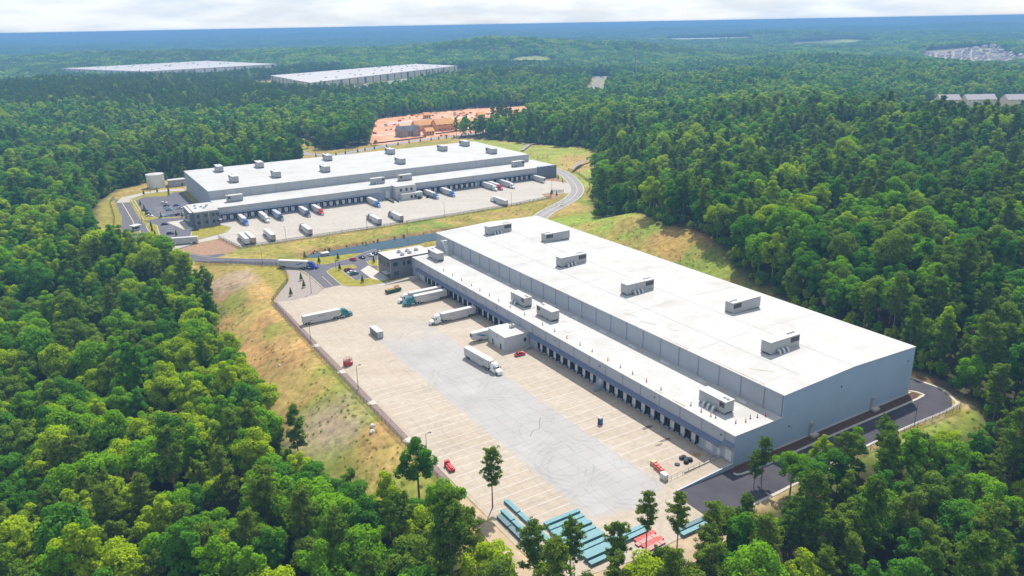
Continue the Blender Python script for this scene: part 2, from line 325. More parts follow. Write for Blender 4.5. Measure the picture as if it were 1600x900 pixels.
def concrete_mat(name, c1, c2, slab=4.6, marks=0., rot=ROTN, lane=None):
    m = bpy.data.materials.new(name); m.use_nodes = True; t = m.node_tree; p = t.nodes['Principled BSDF']; p.inputs['Roughness'].default_value = .85; p.inputs['Specular IOR Level'].default_value = .2
    geo = N(t, 'ShaderNodeNewGeometry'); mp = N(t, 'ShaderNodeMapping'); mp.inputs['Rotation'].default_value = (0, 0, -rot); t.links.new(geo.outputs['Position'], mp.inputs['Vector'])
    n1 = N(t, 'ShaderNodeTexNoise'); n1.inputs['Scale'].default_value = .045; n1.inputs['Detail'].default_value = 6; n1.inputs['Roughness'].default_value = .65
    n2 = N(t, 'ShaderNodeTexNoise'); n2.inputs['Scale'].default_value = .5; n2.inputs['Detail'].default_value = 6
    mp2 = N(t, 'ShaderNodeMapping'); mp2.inputs['Scale'].default_value = (.012, .11, 1); mp2.inputs['Rotation'].default_value = (0, 0, -rot); t.links.new(geo.outputs['Position'], mp2.inputs['Vector'])
    n3 = N(t, 'ShaderNodeTexNoise'); n3.inputs['Scale'].default_value = 1.2; n3.inputs['Detail'].default_value = 5
    t.links.new(mp.outputs[0], n1.inputs['Vector']); t.links.new(mp.outputs[0], n2.inputs['Vector']); t.links.new(mp2.outputs[0], n3.inputs['Vector'])
    r = N(t, 'ShaderNodeValToRGB'); r.color_ramp.elements[0].position = .3; r.color_ramp.elements[1].position = .68; r.color_ramp.elements[0].color = (*c1, 1); r.color_ramp.elements[1].color = (*c2, 1)
    ad = N(t, 'ShaderNodeMath', operation='ADD'); hf = N(t, 'ShaderNodeMath', operation='MULTIPLY'); hf.inputs[1].default_value = .5
    t.links.new(n1.outputs['Fac'], ad.inputs[0]); t.links.new(n3.outputs['Fac'], ad.inputs[1]); t.links.new(ad.outputs[0], hf.inputs[0]); t.links.new(hf.outputs[0], r.inputs[0])
    mr = N(t, 'ShaderNodeMapRange'); mr.inputs[1].default_value = .25; mr.inputs[2].default_value = .75; mr.inputs[3].default_value = .88; mr.inputs[4].default_value = 1.1; t.links.new(n2.outputs['Fac'], mr.inputs[0])
    br = N(t, 'ShaderNodeTexBrick'); br.offset = 0; br.inputs['Scale'].default_value = 1; br.inputs['Mortar Size'].default_value = .05; br.inputs['Brick Width'].default_value = slab; br.inputs['Row Height'].default_value = slab
    br.inputs['Color1'].default_value = (1,1,1,1); br.inputs['Color2'].default_value = (.95,.95,.95,1); br.inputs['Mortar'].default_value = (.7,.68,.66,1); t.links.new(mp.outputs[0], br.inputs['Vector'])
    m1 = N(t, 'ShaderNodeMix', data_type='RGBA', blend_type='MULTIPLY'); m1.inputs[0].default_value = 1; t.links.new(r.outputs[0], m1.inputs[6]); t.links.new(br.outputs[0], m1.inputs[7])
    vs = N(t, 'ShaderNodeVectorMath', operation='SCALE'); t.links.new(m1.outputs[2], vs.inputs[0]); t.links.new(mr.outputs[0], vs.inputs['Scale'])
    last = vs.outputs[0]
    if lane:       # the grey wheel-worn lane between the stalls
        ro = N(t, 'ShaderNodeVectorMath', operation='SUBTRACT'); ro.inputs[1].default_value = (EN[0], EN[1], 0); t.links.new(geo.outputs['Position'], ro.inputs[0])
        du_ = N(t, 'ShaderNodeVectorMath', operation='DOT_PRODUCT'); du_.inputs[1].default_value = (UN[0], UN[1], 0); dv_ = N(t, 'ShaderNodeVectorMath', operation='DOT_PRODUCT'); dv_.inputs[1].default_value = (VN[0], VN[1], 0)
        t.links.new(ro.outputs[0], du_.inputs[0]); t.links.new(ro.outputs[0], dv_.inputs[0])
        def mth(op, a_, b_):
            n_ = N(t, 'ShaderNodeMath', operation=op)
            for i_, q_ in enumerate((a_, b_)):
                if isinstance(q_, (int, float)): n_.inputs[i_].default_value = q_
                elif q_ is not None: t.links.new(q_, n_.inputs[i_])
            return n_.outputs[0]
        def mrg(a_, lo, hi, x0_, x1_):
            n_ = N(t, 'ShaderNodeMapRange'); n_.interpolation_type = 'SMOOTHSTEP'; n_.inputs[1].default_value = lo; n_.inputs[2].default_value = hi; n_.inputs[3].default_value = x0_; n_.inputs[4].default_value = x1_; t.links.new(a_, n_.inputs[0]); return n_.outputs[0]
        av = mth('ABSOLUTE', mth('ADD', dv_.outputs['Value'], 35.3), None)
        side = mrg(mth('ADD', av, mth('MULTIPLY', n2.outputs['Fac'], 2.4)), 12.6, 15.4, 1, 0)
        far_e = mrg(mth('ADD', du_.outputs['Value'], mth('MULTIPLY', n1.outputs['Fac'], 70)), 150, 210, 1, 0); near_e = mrg(mth('ADD', du_.outputs['Value'], mth('MULTIPLY', av, -.25)), -2.5, 1.5, 0, 1)
        msk = mth('MULTIPLY', mth('MULTIPLY', side, far_e), near_e)
        r3 = N(t, 'ShaderNodeValToRGB'); r3.color_ramp.elements[0].position = .3; r3.color_ramp.elements[1].position = .7; r3.color_ramp.elements[0].color = (*lane[0], 1); r3.color_ramp.elements[1].color = (*lane[1], 1); t.links.new(n1.outputs['Fac'], r3.inputs[0])
        m3 = N(t, 'ShaderNodeMix', data_type='RGBA', blend_type='MULTIPLY'); m3.inputs[0].default_value = 1; t.links.new(r3.outputs[0], m3.inputs[6]); t.links.new(br.outputs[0], m3.inputs[7])
        ml_ = N(t, 'ShaderNodeMix', data_type='RGBA'); t.links.new(msk, ml_.inputs[0]); t.links.new(last, ml_.inputs[6]); t.links.new(m3.outputs[2], ml_.inputs[7]); last = ml_.outputs[2]
    if marks:      # tyre arcs: parts of turning circles, broken up by noise
        for k, (cx, cy, r_, wd) in enumerate([(96,-33,9.5,.9),(97,-31,12,.5),(90,-36,14,.7),(28,-38,9,.8),(26,-35,12.5,.6),(20,-33,16,.8),(45,-30,11,.5),(60,-44,18,.7),(118,-40,15,.6),(70,-18,20,.8),(36,-52,22,.7),(10,-30,10,.6),(130,-22,21,.7)]):
            wx, wy = NW(cx, cy); sb = N(t, 'ShaderNodeVectorMath', operation='DISTANCE'); sb.inputs[1].default_value = (wx, wy, .06); t.links.new(geo.outputs['Position'], sb.inputs[0])
            df = N(t, 'ShaderNodeMath', operation='SUBTRACT'); df.inputs[1].default_value = r_; t.links.new(sb.outputs['Value'], df.inputs[0])
            ab = N(t, 'ShaderNodeMath', operation='ABSOLUTE'); t.links.new(df.outputs[0], ab.inputs[0])
            a2 = N(t, 'ShaderNodeMath', operation='PINGPONG'); a2.inputs[1].default_value = 1.05; t.links.new(ab.outputs[0], a2.inputs[0])
            fo = N(t, 'ShaderNodeMapRange'); fo.inputs[1].default_value = .1; fo.inputs[2].default_value = .1+wd*.55; fo.inputs[3].default_value = 1; fo.inputs[4].default_value = 0; t.links.new(a2.outputs[0], fo.inputs[0])
            lim = N(t, 'ShaderNodeMath', operation='LESS_THAN'); lim.inputs[1].default_value = 2.6; t.links.new(ab.outputs[0], lim.inputs[0])
            nz = N(t, 'ShaderNodeTexNoise'); nz.inputs['Scale'].default_value = .085+.01*k; nz.inputs['Detail'].default_value = 3; mpn = N(t, 'ShaderNodeMapping'); mpn.inputs['Location'].default_value = (k*37., k*11., 0); t.links.new(geo.outputs['Position'], mpn.inputs[0]); t.links.new(mpn.outputs[0], nz.inputs['Vector'])
            nr = N(t, 'ShaderNodeMapRange'); nr.inputs[1].default_value = .47; nr.inputs[2].default_value = .66; nr.inputs[3].default_value = 0; nr.inputs[4].default_value = marks; t.links.new(nz.outputs['Fac'], nr.inputs[0])
            m1_ = N(t, 'ShaderNodeMath', operation='MULTIPLY'); t.links.new(fo.outputs[0], m1_.inputs[0]); t.links.new(lim.outputs[0], m1_.inputs[1])
            ml = N(t, 'ShaderNodeMath', operation='MULTIPLY'); t.links.new(m1_.outputs[0], ml.inputs[0]); t.links.new(nr.outputs[0], ml.inputs[1])
            mx = N(t, 'ShaderNodeMix', data_type='RGBA'); t.links.new(ml.outputs[0], mx.inputs[0]); t.links.new(last, mx.inputs[6]); mx.inputs[7].default_value = (.2,.2,.205,1); last = mx.outputs[2]
    t.links.new(last, p.inputs['Base Color']); MATS[name] = m; return m
CONC = concrete_mat('yard_concrete', (.328,.27,.21), (.395,.338,.278), marks=.42, lane=((.285,.27,.262), (.355,.342,.335)))
CONCF = concrete_mat('far_concrete', (.335,.302,.262), (.395,.362,.322), rot=ROTF)
ASPH = mat('asphalt', (.105,.10,.115), .9, var=.16, scale=.25, spec=.15)
ASPHN = mat('new_asphalt', (.05,.046,.056), .85, var=.2, scale=.18, spec=.2)
ASPHO = mat('old_asphalt', (.24,.23,.235), .9, var=.12, scale=.12, spec=.15)
KERB = mat('kerb_concrete', (.40,.37,.325), .85, var=.1, scale=.4)
PAINT = mat('white_paint', (.46,.45,.43), .6, var=.1, scale=.8)
YPAINT = mat('yellow_paint', (.62,.45,.16), .6, var=.1, scale=.8)
MULCH = mat('mulch', (.17,.115,.085), .95, var=.3, scale=1.2, bump=.4, spec=.1)
MULCHR = mat('pine_straw', (.27,.17,.11), .95, var=.25, scale=.5, bump=.4, spec=.1)
GRAVEL = mat('grey_gravel', (.27,.23,.21), .95, var=.2, scale=.9, bump=.4, spec=.1)
LAWN = mat('lawn', (.22,.195,.03), .95, var=.28, scale=.35, spec=.1)
CLAY = mat('red_clay', (.52,.21,.10), .95, var=.2, scale=.05, bump=.3, spec=.1, var2=(.62,.38,.25))
SAND = mat('sandy_soil', (.36,.275,.19), .95, var=.2, scale=.3, spec=.1)

yard = sheet('concrete_yard', [NW(*p) for p in [(-15.5,-23),(-16,-49),(-13,-70),(40,-70),(214,-69),(212,-62),(213.6,-50.3),(220.4,-44.4),(220.9,-39.7),(220.7,-35.3),(216.8,-33.9),(212.5,-28.2),(211.8,-21.1),(212,0.1),(-.2,0.1),(-.3,-23)]], .06, CONC)
for k in range(20):       # stall lines at the docks
    u = 13.35+4.53*k
    if 57 < u < 62: continue
    strip('painted_line', [NW(u, -3), NW(u, -22.3)], .16, .062, .072, PAINT, yard, None)
    if k % 2 == 0 and k < 18: strip('painted_line', [NW(u+.08, -22.2), NW(u+1.4, -22.2)], .16, .0625, .0715, PAINT, yard, None)
for k in range(7): strip('painted_line', [NW(55.5+k*1.1, -7), NW(58.5+k*1.1, -21)], .12, .062, .0722, PAINT, yard, None)
for k in range(8):
    u = 126.6+4.53*k; strip('painted_line', [NW(u, -3), NW(u, -20)], .13, .062, .072, PAINT, yard, None)
for k in range(24): strip('painted_line', [NW(11+k*3.95, -48.6), NW(11+k*3.95, -68)], .15, .062, .0725, PAINT, yard, None)
sheet('sand_apron', [NW(*p) for p in [(-15.8,-23.5),(-22,-24),(-25,-45),(-25,-66),(-4,-76),(30,-73),(38,-70.4),(-13,-70.3),(-16.3,-49)]], .045, SAND)
sheet('gravel_strip', [NW(*p) for p in [(38,-72.6),(38,-70.05),(214,-69.05),(212,-72)]], .05, mat('brown_gravel', (.2,.15,.13), .95, var=.25, scale=.9, bump=.4, spec=.1))
for k in range(4):
    u = 63+k*29.5; sheet('drain_apron', [NW(*p) for p in [(u,-69.4),(u+3.6,-69.4),(u+2.6,-72.4),(u+1,-72.4)]], .07, KERB)
sheet('mulch_bed', [NW(*p) for p in [(269.5,-51.2),(258,-45.9),(243.5,-44.6),(220.2,-45),(213.2,-50.8),(211,-67.5),(214.8,-70),(226,-64.5),(241.5,-55.5),(253,-52)]], .055, GRAVEL)
# access road and car park of the near warehouse
RD1 = [NW(*p) for p in [(352,-112),(330,-103),(302.8,-85.5),(288,-69),(278.5,-60.5),(271.1,-51),(258.9,-45.1),(245.1,-43.6),(220.9,-44.2),(220.8,-35.3),(242.9,-34.4),(246.5,-34),(250.8,-29.8),(251.6,-25),(250.3,-18.3),(244.3,-18.2),(242.8,-21),(243,-27),(223.7,-27.1),(223.3,-20.8),(221,-16),(232,-12.2),(240,-9.2),(268,3),(271.9,3.5),(269,-5),(262.5,-16.2),(259.5,-29.6),(262,-35),(280.6,-47.5),(289.2,-56),(297,-66),(312.1,-82),(338,-95),(357,-104)]]
sheet('access_road', RD1, .046, ASPH)
for pts in ([(269.8,-51.1),(258.9,-45.3),(245.1,-43.9),(220.9,-44.5)], [(338,-94.6),(312.1,-81.6),(297,-65.6),(289.2,-55.6),(280.6,-47.1),(262,-34.6),(259.2,-29.6),(262.1,-16.2),(268.6,-5),(271.5,3.6)]):
    strip('kerb', smooth([NW(*p) for p in pts]), .35, 0, .19, KERB)
strip('painted_line', [NW(222.5,-39.5), NW(240,-38.9)], .18, .052, .058, YPAINT); strip('painted_line', [NW(258.6,-34.6), NW(252.5,-39)], .5, .052, .058, PAINT)
for k in range(7): strip('painted_line', [NW(223.9+k*2.75,-26.9), NW(223.9+k*2.75,-21.6)], .11, .052, .058, PAINT)
for k in range(9): strip('painted_line', [NW(260.5+k*.9,-17+k*2.55), NW(255.4+k*.9,-15+k*2.55)], .11, .052, .058, PAINT)
ISL = [(220.5,-35.6),(242.9,-34.7),(246.3,-34.3),(250.5,-29.8),(251.3,-25),(250.1,-18.6),(244.6,-18.5),(243.1,-21),(243.3,-27.3),(223.4,-27.4),(223,-20.8),(220.2,-14.5),(213,-14.5),(211.9,-21.1),(212.6,-28.2),(216.9,-33.8)]
def island(pts, fr=NW):
    P = [fr(*p) for p in pts]; mb = MB().prism(P, 0, .14); o = mb.build('lawn_island', LAWN); o['kind'] = 'structure'
    strip('kerb', P, .3, 0, .18, KERB, closed=True)
island(ISL); island([(250.3,-10.8),(252.5,-7.5),(250.4,-4.5),(239.9,-8.5),(242.1,-11.2)])
sheet('lawn_verge', [NW(*p) for p in [(281,-46.6),(262.6,-34.4),(259.8,-29.6),(262.8,-16.2),(268.9,-6),(270.5,-10),(272.5,-22),(274.5,-31),(282,-42)]], .03, LAWN)
# drive round the right end
DRV = [NW(*p) for p in [(-.45,-23.05),(-.45,-2),(-4.6,3.2),(-4.3,42.8),(-4.4,82),(-2.6,87.2),(.8,86),(12,87.4),(40,88),(225,89),(225,95.5),(20,95.2),(4,95),(-4.4,95.2),(-10.4,91.2),(-13.6,86),(-13.2,60),(-13.6,30.8),(-15.2,2.6),(-15.3,-23.05)]]
sheet('end_drive', DRV, .05, ASPHN)
strip('kerb', smooth([NW(*p) for p in [(-15.6,-12),(-15.5,2.6),(-13.9,30.8),(-13.5,60),(-13.9,86),(-10.7,91.6),(-4.4,95.6),(4,95.4),(20,95.6)]]), .9, 0, .14, KERB)
strip('kerb', smooth([NW(*p) for p in [(-2.5,-2.2),(-4.3,3.2),(-4.0,42.8),(-4.1,81.8),(-2.3,86.6),(.7,85.4)]]), .8, 0, .15, KERB)
sheet('planting_bed', [NW(*p) for p in [(-.35,-1.8),(-2.4,-1.6),(-3.9,3.4),(-3.7,42.8),(-3.7,82),(-2.6,85.6),(-.35,85.6)]], .09, mat('bark_mulch', (.085,.045,.03), .95, var=.3, scale=.8))
strip('wall_kerb', [NW(-.25,8), NW(-.25,84)], .5, 0, .28, KERB)
# far lot
sheet('far_concrete_yard', [FW(*p) for p in [(-3.5,-78),(17,-79.5),(84,-79.8),(141,-78),(179,-75.8),(216,-70.5),(224,-66),(219.4,-57.8),(227,-61),(237,-66),(241.5,-63),(260,-34),(249.8,-12),(249,-5.7),(0,-5.7),(-1.5,-14),(3,-26),(-3,-38),(-20.7,-46),(-30,-52),(-30.5,-56),(-20.7,-52),(-8.7,-50)]], .06, CONCF)
RR = smooth([(15,480),(24.0,506.9),(31.8,512.8+10),(43,545.8),(49.6,570),(51.2,595),(48,634.5),(41,660),(30,680),(12,698),(-10,712)], 5)
strip('side_road', RR, 9.4, .03, .052, ASPHO)
for s_, m_ in ((5.0, KERB), (-5.0, KERB)):
    P = [Vector(p) for p in RR]; Q = []
    for i in range(len(P)):
        d = (P[min(i+1, len(P)-1)]-P[max(i-1, 0)]).normalized(); Q.append((P[i].x-d.y*s_, P[i].y+d.x*s_))
    strip('kerb', Q, .7, 0, .16, m_)
strip('painted_line', RR, .3, .056, .062, YPAINT)
sheet('pine_straw_bed', [(33,647),(39.5,643),(41.3,628),(40.5,600),(38.5,590),(36.5,603),(28,618)], .05, MULCHR)
sheet('pine_straw_bed', [(23,565),(29,570),(37,566),(38.4,558),(33,548),(26,553)], .07, MULCHR)
sheet('entry_road', [(-300,577),(-291.6,562.8),(-264.8,515.9),(-249.5,482.1),(-232.4,457.3),(-217.6,440.8),(-204.6,431),(-186,424),(-166,412),(-160,418),(-182,436),(-187,440),(-201,444),(-211.7,450),(-236.5,489.5),(-245.7,502.4),(-282.1,563.5)], .05, ASPH)
sheet('concrete_road', [(-291.6,562.6),(-282.1,563.5),(-287,576.8),(-282.9,594.9),(-271,602.6),(-255.5,603),(-262,612),(-274.9,610.2),(-286,600.7),(-296,582.3)], .054, CONCF)
sheet('car_park', [(-279.7,569.7),(-278.9,581),(-262.7,581.4),(-264.6,596.8),(-257,599),(-225,545),(-214,520),(-221.5,512.5),(-237.2,511.1),(-259.7,534.8)], .05, ASPH)
sheet('car_park', [(-243,502),(-237.2,511),(-221.5,512.4),(-214,510),(-207,497),(-190,468),(-188,455),(-200,453),(-213,457),(-229.5,490.3)], .048, ASPH)
sheet('concrete_apron', [FW(*p) for p in [(-46,-57),(-40,-62),(-21,-53),(-9,-50.5),(-3,-39),(-20,-46),(-30,-51)]], .064, CONCF)
def isl2(P):
    o = MB().prism(P, 0, .14).build('lawn_island', LAWN); o['kind'] = 'structure'; strip('kerb', P, .35, 0, .2, KERB, closed=True)
isl2([(-281.5,566),(-286.2,577),(-282,593),(-271,601.5),(-263.5,598.5),(-263,583),(-279.5,582.5),(-281,569.8),(-260.6,534.6),(-238,510.2),(-240.5,506.5),(-245,505)])
isl2([(-236.5,512.2),(-221.5,513.4),(-213.5,521),(-212.5,517.5),(-221,510.4),(-236,509.6)])
isl2([(-236.7,488.8),(-234.5,494.2),(-230.3,490.5),(-213.6,457),(-212,451.5),(-221,462)])
isl2([FW(*p) for p in [(-17,-17),(-2,-15.6),(2.2,-26),(-3.5,-36.8),(-20,-44.5),(-24,-38),(-21,-24)]])
sheet('plaza', [FW(*p) for p in [(-30,14),(-24,-14),(-18,-22),(-16.7,-16),(-18.9,-12),(-20,14)]], .075, KERB)
sheet('pine_straw_bed', [FW(*p) for p in [(-36,-63),(-22.1,-55),(-10.5,-52.5),(-6.5,-60),(-5,-80),(-11,-86),(-24.8,-84.7)]], .058, MULCHR)
for k in range(9):
    strip('painted_line', [(-252.5+k*1.35-3.2, 519+k*-2.3+25), (-252.5+k*1.35+1.2, 519+k*-2.3+27.4)], .14, .052, .058, PAINT)
for k in range(5): strip('painted_line', [(-227.5+k*3.3, 493-k*6.0), (-222.3+k*3.3, 494.5-k*6.0)], .2, .052, .058, PAINT)
strip('painted_line', [(-286.5,562),(-255,509),(-241,484)], .35, .052, .058, YPAINT)
isl2([(-244.5,487),(-239.5,485),(-232,471),(-235,470)])
strip('back_road', smooth([(-252,893),(-238,853),(-212,790),(-186,770),(-171,771),(-158,789),(-141,812),(-113,852),(-70,888),(-12,934),(4,955),(20,990)]), 10, .03, .06, ASPHO)
sheet('building_site_ground', SITE, .04, CLAY)
HP = smooth([(135,1300),(150,1430),(160,1490),(180,1580),(199,1685),(212,1790),(218,1880)])
for s_ in (-9.5, 9.5): strip('highway', [(x+s_, y) for x, y in HP], 12, .1, .3, mat('pale_asphalt', (.19,.185,.195), .9))
# pond water
wm = bpy.data.materials.new('pond_water'); wm.use_nodes = True; t = wm.node_tree; p = t.nodes['Principled BSDF']
p.inputs['Base Color'].default_value = (.012,.04,.055,1); p.inputs['Roughness'].default_value = .05; p.inputs['IOR'].default_value = 1.33; p.inputs['Specular IOR Level'].default_value = .35
nn = N(t, 'ShaderNodeTexNoise'); nn.inputs['Scale'].default_value = .5; nn.inputs['Detail'].default_value = 4; bn = N(t, 'ShaderNodeBump'); bn.inputs['Strength'].default_value = .12; bn.inputs['Distance'].default_value = .25
tcx = N(t, 'ShaderNodeTexCoord'); t.links.new(tcx.outputs['Object'], nn.inputs['Vector']); t.links.new(nn.outputs['Fac'], bn.inputs['Height']); t.links.new(bn.outputs[0], p.inputs['Normal'])
sheet('pond', grow(POND, .6), -1.1, wm)

# ------------------------------------------------------------------ building materials
def striped(name, col, pitch=.9, depth=.04, rough=.6, axis='X', var=.05, dirt=(.45,.42,.38), dirty=.0):
    m = mat(name, col, rough, var=var, scale=.12); t = m.node_tree; p = t.nodes['Principled BSDF']
    tc = N(t, 'ShaderNodeTexCoord'); wv = N(t, 'ShaderNodeTexWave', wave_type='BANDS', bands_direction=axis, wave_profile='SIN'); wv.inputs['Scale'].default_value = .314/pitch
    t.links.new(tc.outputs['Object'], wv.inputs['Vector'])
    bn = N(t, 'ShaderNodeBump'); bn.inputs['Strength'].default_value = .5; bn.inputs['Distance'].default_value = depth; t.links.new(wv.outputs['Fac'], bn.inputs['Height']); t.links.new(bn.outputs[0], p.inputs['Normal'])
    return m
def roofmat(name, col):
    m = bpy.data.materials.new(name); m.use_nodes = True; t = m.node_tree; p = t.nodes['Principled BSDF']; p.inputs['Roughness'].default_value = .7; p.inputs['Specular IOR Level'].default_value = .2
    tc = N(t, 'ShaderNodeTexCoord')
    br = N(t, 'ShaderNodeTexBrick'); br.offset = .5; br.inputs['Scale'].default_value = 1; br.inputs['Mortar Size'].default_value = .05; br.inputs['Brick Width'].default_value = 30; br.inputs['Row Height'].default_value = 3.05
    br.inputs['Color1'].default_value = (*col, 1); br.inputs['Color2'].default_value = (*[c*.97 for c in col], 1); br.inputs['Mortar'].default_value = (*[c*.84 for c in col], 1); t.links.new(tc.outputs['Object'], br.inputs['Vector'])
    n = N(t, 'ShaderNodeTexNoise'); n.inputs['Scale'].default_value = .09; n.inputs['Detail'].default_value = 7; n.inputs['Roughness'].default_value = .65; t.links.new(tc.outputs['Object'], n.inputs['Vector'])
    r = N(t, 'ShaderNodeValToRGB'); r.color_ramp.elements[0].position = .3; r.color_ramp.elements[0].color = (.86,.83,.79,1); r.color_ramp.elements[1].position = .55; r.color_ramp.elements[1].color = (1,1,1,1); t.links.new(n.outputs['Fac'], r.inputs[0])
    mx = N(t, 'ShaderNodeMix', data_type='RGBA', blend_type='MULTIPLY'); mx.inputs[0].default_value = 1; t.links.new(br.outputs[0], mx.inputs[6]); t.links.new(r.outputs[0], mx.inputs[7]); t.links.new(mx.outputs[2], p.inputs['Base Color'])
    MATS[name] = m; return m
ROOF = roofmat('white_membrane', (.41,.407,.402))
PANEL = striped('light_grey_panel', (.345,.365,.405), 1.0, .02, axis='Y')
PANELF = striped('light_grey_panel_far', (.40,.405,.415), 1.0, .02, axis='X')
ENDW = striped('shade_tinted_wall', (.34,.43,.56), 1.0, .03, axis='X')  # panel paint with the cool shade of the end wall put into its colour
ENDF = striped('blue_grey_wall_far', (.33,.37,.43), 1.0, .03, axis='Y')
LOWW = mat('dock_wall_paint', (.36,.41,.5), .6, var=.06)
DARKG = mat('dark_grey_wall', (.15,.15,.165), .6, var=.06)
DARKF = striped('dark_blue_grey_wall', (.16,.18,.22), .8, .02, axis='X')
CANO = mat('blue_metal_awning', (.135,.165,.25), .4, metal=.2, var=.06)
CANOF = mat('grey_blue_awning', (.27,.32,.42), .45, metal=.2, var=.06)
NAVY = mat('navy_dock_seal', (.012,.016,.035), .8, var=.2)
DOORW = mat('white_door', (.60,.61,.62), .5, var=.05)
TRIM = mat('white_trim', (.44,.43,.415), .5, var=.06)
SPOUT = mat('grey_downspout', (.27,.30,.35), .5, var=.05)
GLASS = mat('dark_glass', (.012,.018,.025), .08, var=.1, spec=.6)
TGLASS = mat('teal_glass', (.015,.05,.06), .08, var=.1, spec=.6)
STEEL = mat('galvanised_steel', (.48,.49,.50), .4, metal=.5, var=.1)
UNITM = mat('unit_casing', (.36,.355,.345), .5, var=.05, scale=.4)
UNITD = mat('unit_panel', (.36,.365,.375), .5, var=.05, scale=.4)
BLACK = mat('black_rubber', (.02,.02,.022), .8, var=.2)
DARKM = mat('dark_metal', (.05,.05,.055), .5, var=.1)
BRONZE = mat('bronze_pole', (.06,.05,.05), .5, var=.1)
REDP = mat('red_paint', (.5,.03,.03), .45, var=.1)
WOOD = mat('raw_lumber', (.52,.30,.13), .85, var=.2, scale=1)

def door_set(root, axis, fixed, pos, zf, z0=1.2, side=-1, awn=True):
    """dock doors along an axis of root's frame: 'y' (near, facing -x) or 'x' (far, facing -y)"""
    dm = None
    for c in pos:
        if dm is None:
            mb = MB()
            for i in range(5): mb.box(-.06, .02, -1.28, 1.28, i*.58, i*.58+.56)
            dm = mb.mesh('dock_door', DOORW)
            sm = MB().box(-.75, -.005, -1.95, -1.3, -.15, 3.5).box(-.75, -.005, 1.3, 1.95, -.15, 3.5).box(-.75, -.005, -1.3, 1.3, 2.92, 3.5).mesh('dock_seal', NAVY)
            bm_ = MB().box(-.55, -.01, -.2, .2, -.75, -.2).mesh('bumper', BLACK)
            lm_ = MB().box(-.5, -.01, -.84, .84, -.12, -.02).mesh('leveller_lip', STEEL)
        loc, rz = ((fixed, c, z0), 0) if axis == 'y' else ((c, fixed, z0), R(90))
        d = place('dock_door', dm, root, loc, rz)
        place('dock_seal', sm, d); place('bumper', bm_, d, (0,-1.05,0)); place('bumper', bm_, d, (0,1.05,0)); place('leveller_lip', lm_, d)

# ------------------------------------------------------------------ near warehouse (local x = v to the back, y = u along the docks)
nw = tag(empty('cold_store', (EN[0], EN[1], 0), ROTN), 'large white-roofed warehouse in the foreground with blue awning over its dock doors', 'warehouse')
L_, W_, WL, HL, HH = 225.9, 83.4, 19.5, 10.0, 17.1
MB().box(.2, .5, 0.3, L_-.3, 0, 9.6).build('dock_wall', LOWW, nw)
j = [0, 3.7]+[12.75+9.06*k for k in range(24)]; j = [x for x in j if x < L_-2]+[L_]
for a, b in zip(j[:-1], j[1:]): MB().box(-.02, .197, a+.06, b-.06, 4.6, HL-.1).build('wall_panel', PANEL, nw)
for a in j[1:-1]: MB().box(-.14, .18, a-.09, a+.09, 4.7, HL-.2).build('downspout', SPOUT, nw)
j = [0.5]+[7.2+9.05*k for k in range(25)]; j = [x for x in j if x < L_-2]+[L_-.5]
for a, b in zip(j[:-1], j[1:]): MB().box(WL-.02, WL+.2, a+.07, b-.07, HL-.2, HH-.15).build('wall_panel', PANEL, nw)
for a in j[1:-1]: MB().box(WL-.22, WL+.15, a-.12, a+.12, HL, HH-.2).build('downspout', SPOUT, nw)
MB().box(WL+.2, WL+.5, .5, L_-.5, HL-.4, HH-.3).build('inner_wall', SPOUT, nw)
RID = 1.1; XM = (WL+W_)/2
def endwall(y0, y1, nm, m, parent):
    prof = [(0,0),(W_,0),(W_,HH-.12),(XM,HH+RID-.12),(WL,HH-.12),(WL,HL-.12),(0,HL-.12)]
    n = len(prof); v = [(x, y0, z) for x, z in prof]+[(x, y1, z) for x, z in prof]
    return MB().add(v, [tuple(range(n)), tuple(range(2*n-1, n-1, -1))]+[(i, (i+1) % n, n+(i+1) % n, n+i) for i in range(n)]).build(nm, m, parent)
endwall(0, .28, 'end_wall', ENDW, nw); endwall(L_-.28, L_, 'end_wall', ENDW, nw)
MB().box(W_-.3, W_, .3, L_-.3, 0, HH-.12).build('back_wall', ENDW, nw)
MB().hexa([(WL-.1,-.1,HH-.12),(XM,-.1,HH+RID-.12),(XM,L_+.1,HH+RID-.12),(WL-.1,L_+.1,HH-.12)], [(WL-.1,-.1,HH),(XM,-.1,HH+RID),(XM,L_+.1,HH+RID),(WL-.1,L_+.1,HH)]).hexa(
    [(XM,-.1,HH+RID-.12),(W_+.1,-.1,HH-.12),(W_+.1,L_+.1,HH-.12),(XM,L_+.1,HH+RID-.12)], [(XM,-.1,HH+RID),(W_+.1,-.1,HH),(W_+.1,L_+.1,HH),(XM,L_+.1,HH+RID)]).build('high_roof', ROOF, nw)
MB().box(-.1, WL+.19, -.1, L_+.1, HL-.11, HL).build('low_roof', ROOF, nw)
MB().box(-.2, -.11, -.15, L_+.1, HL-.28, HL+.06).box(-.2, WL, -.2, -.11, HL-.28, HL+.04).build('low_coping', TRIM, nw)
MB().box(WL-.2, WL-.11, -.15, L_+.1, HH-.3, HH+.06).build('high_coping', TRIM, nw)
for k in range(12): MB().box(WL-2.6, WL-1.4, 12+k*17, 16+k*17, HL, HL+.03).build('walkway_pad', mat('grey_pad', (.55,.53,.5), .8), nw)
SEAM = mat('roof_seam', (.33,.325,.315), .8, var=.15, scale=.5); SOIL = mat('roof_dirt', (.34,.25,.19), .9, var=.3, scale=1.)
def on_roof(v): return HH+RID*(1-abs(v-XM)/(W_-XM)) if v > WL else HL
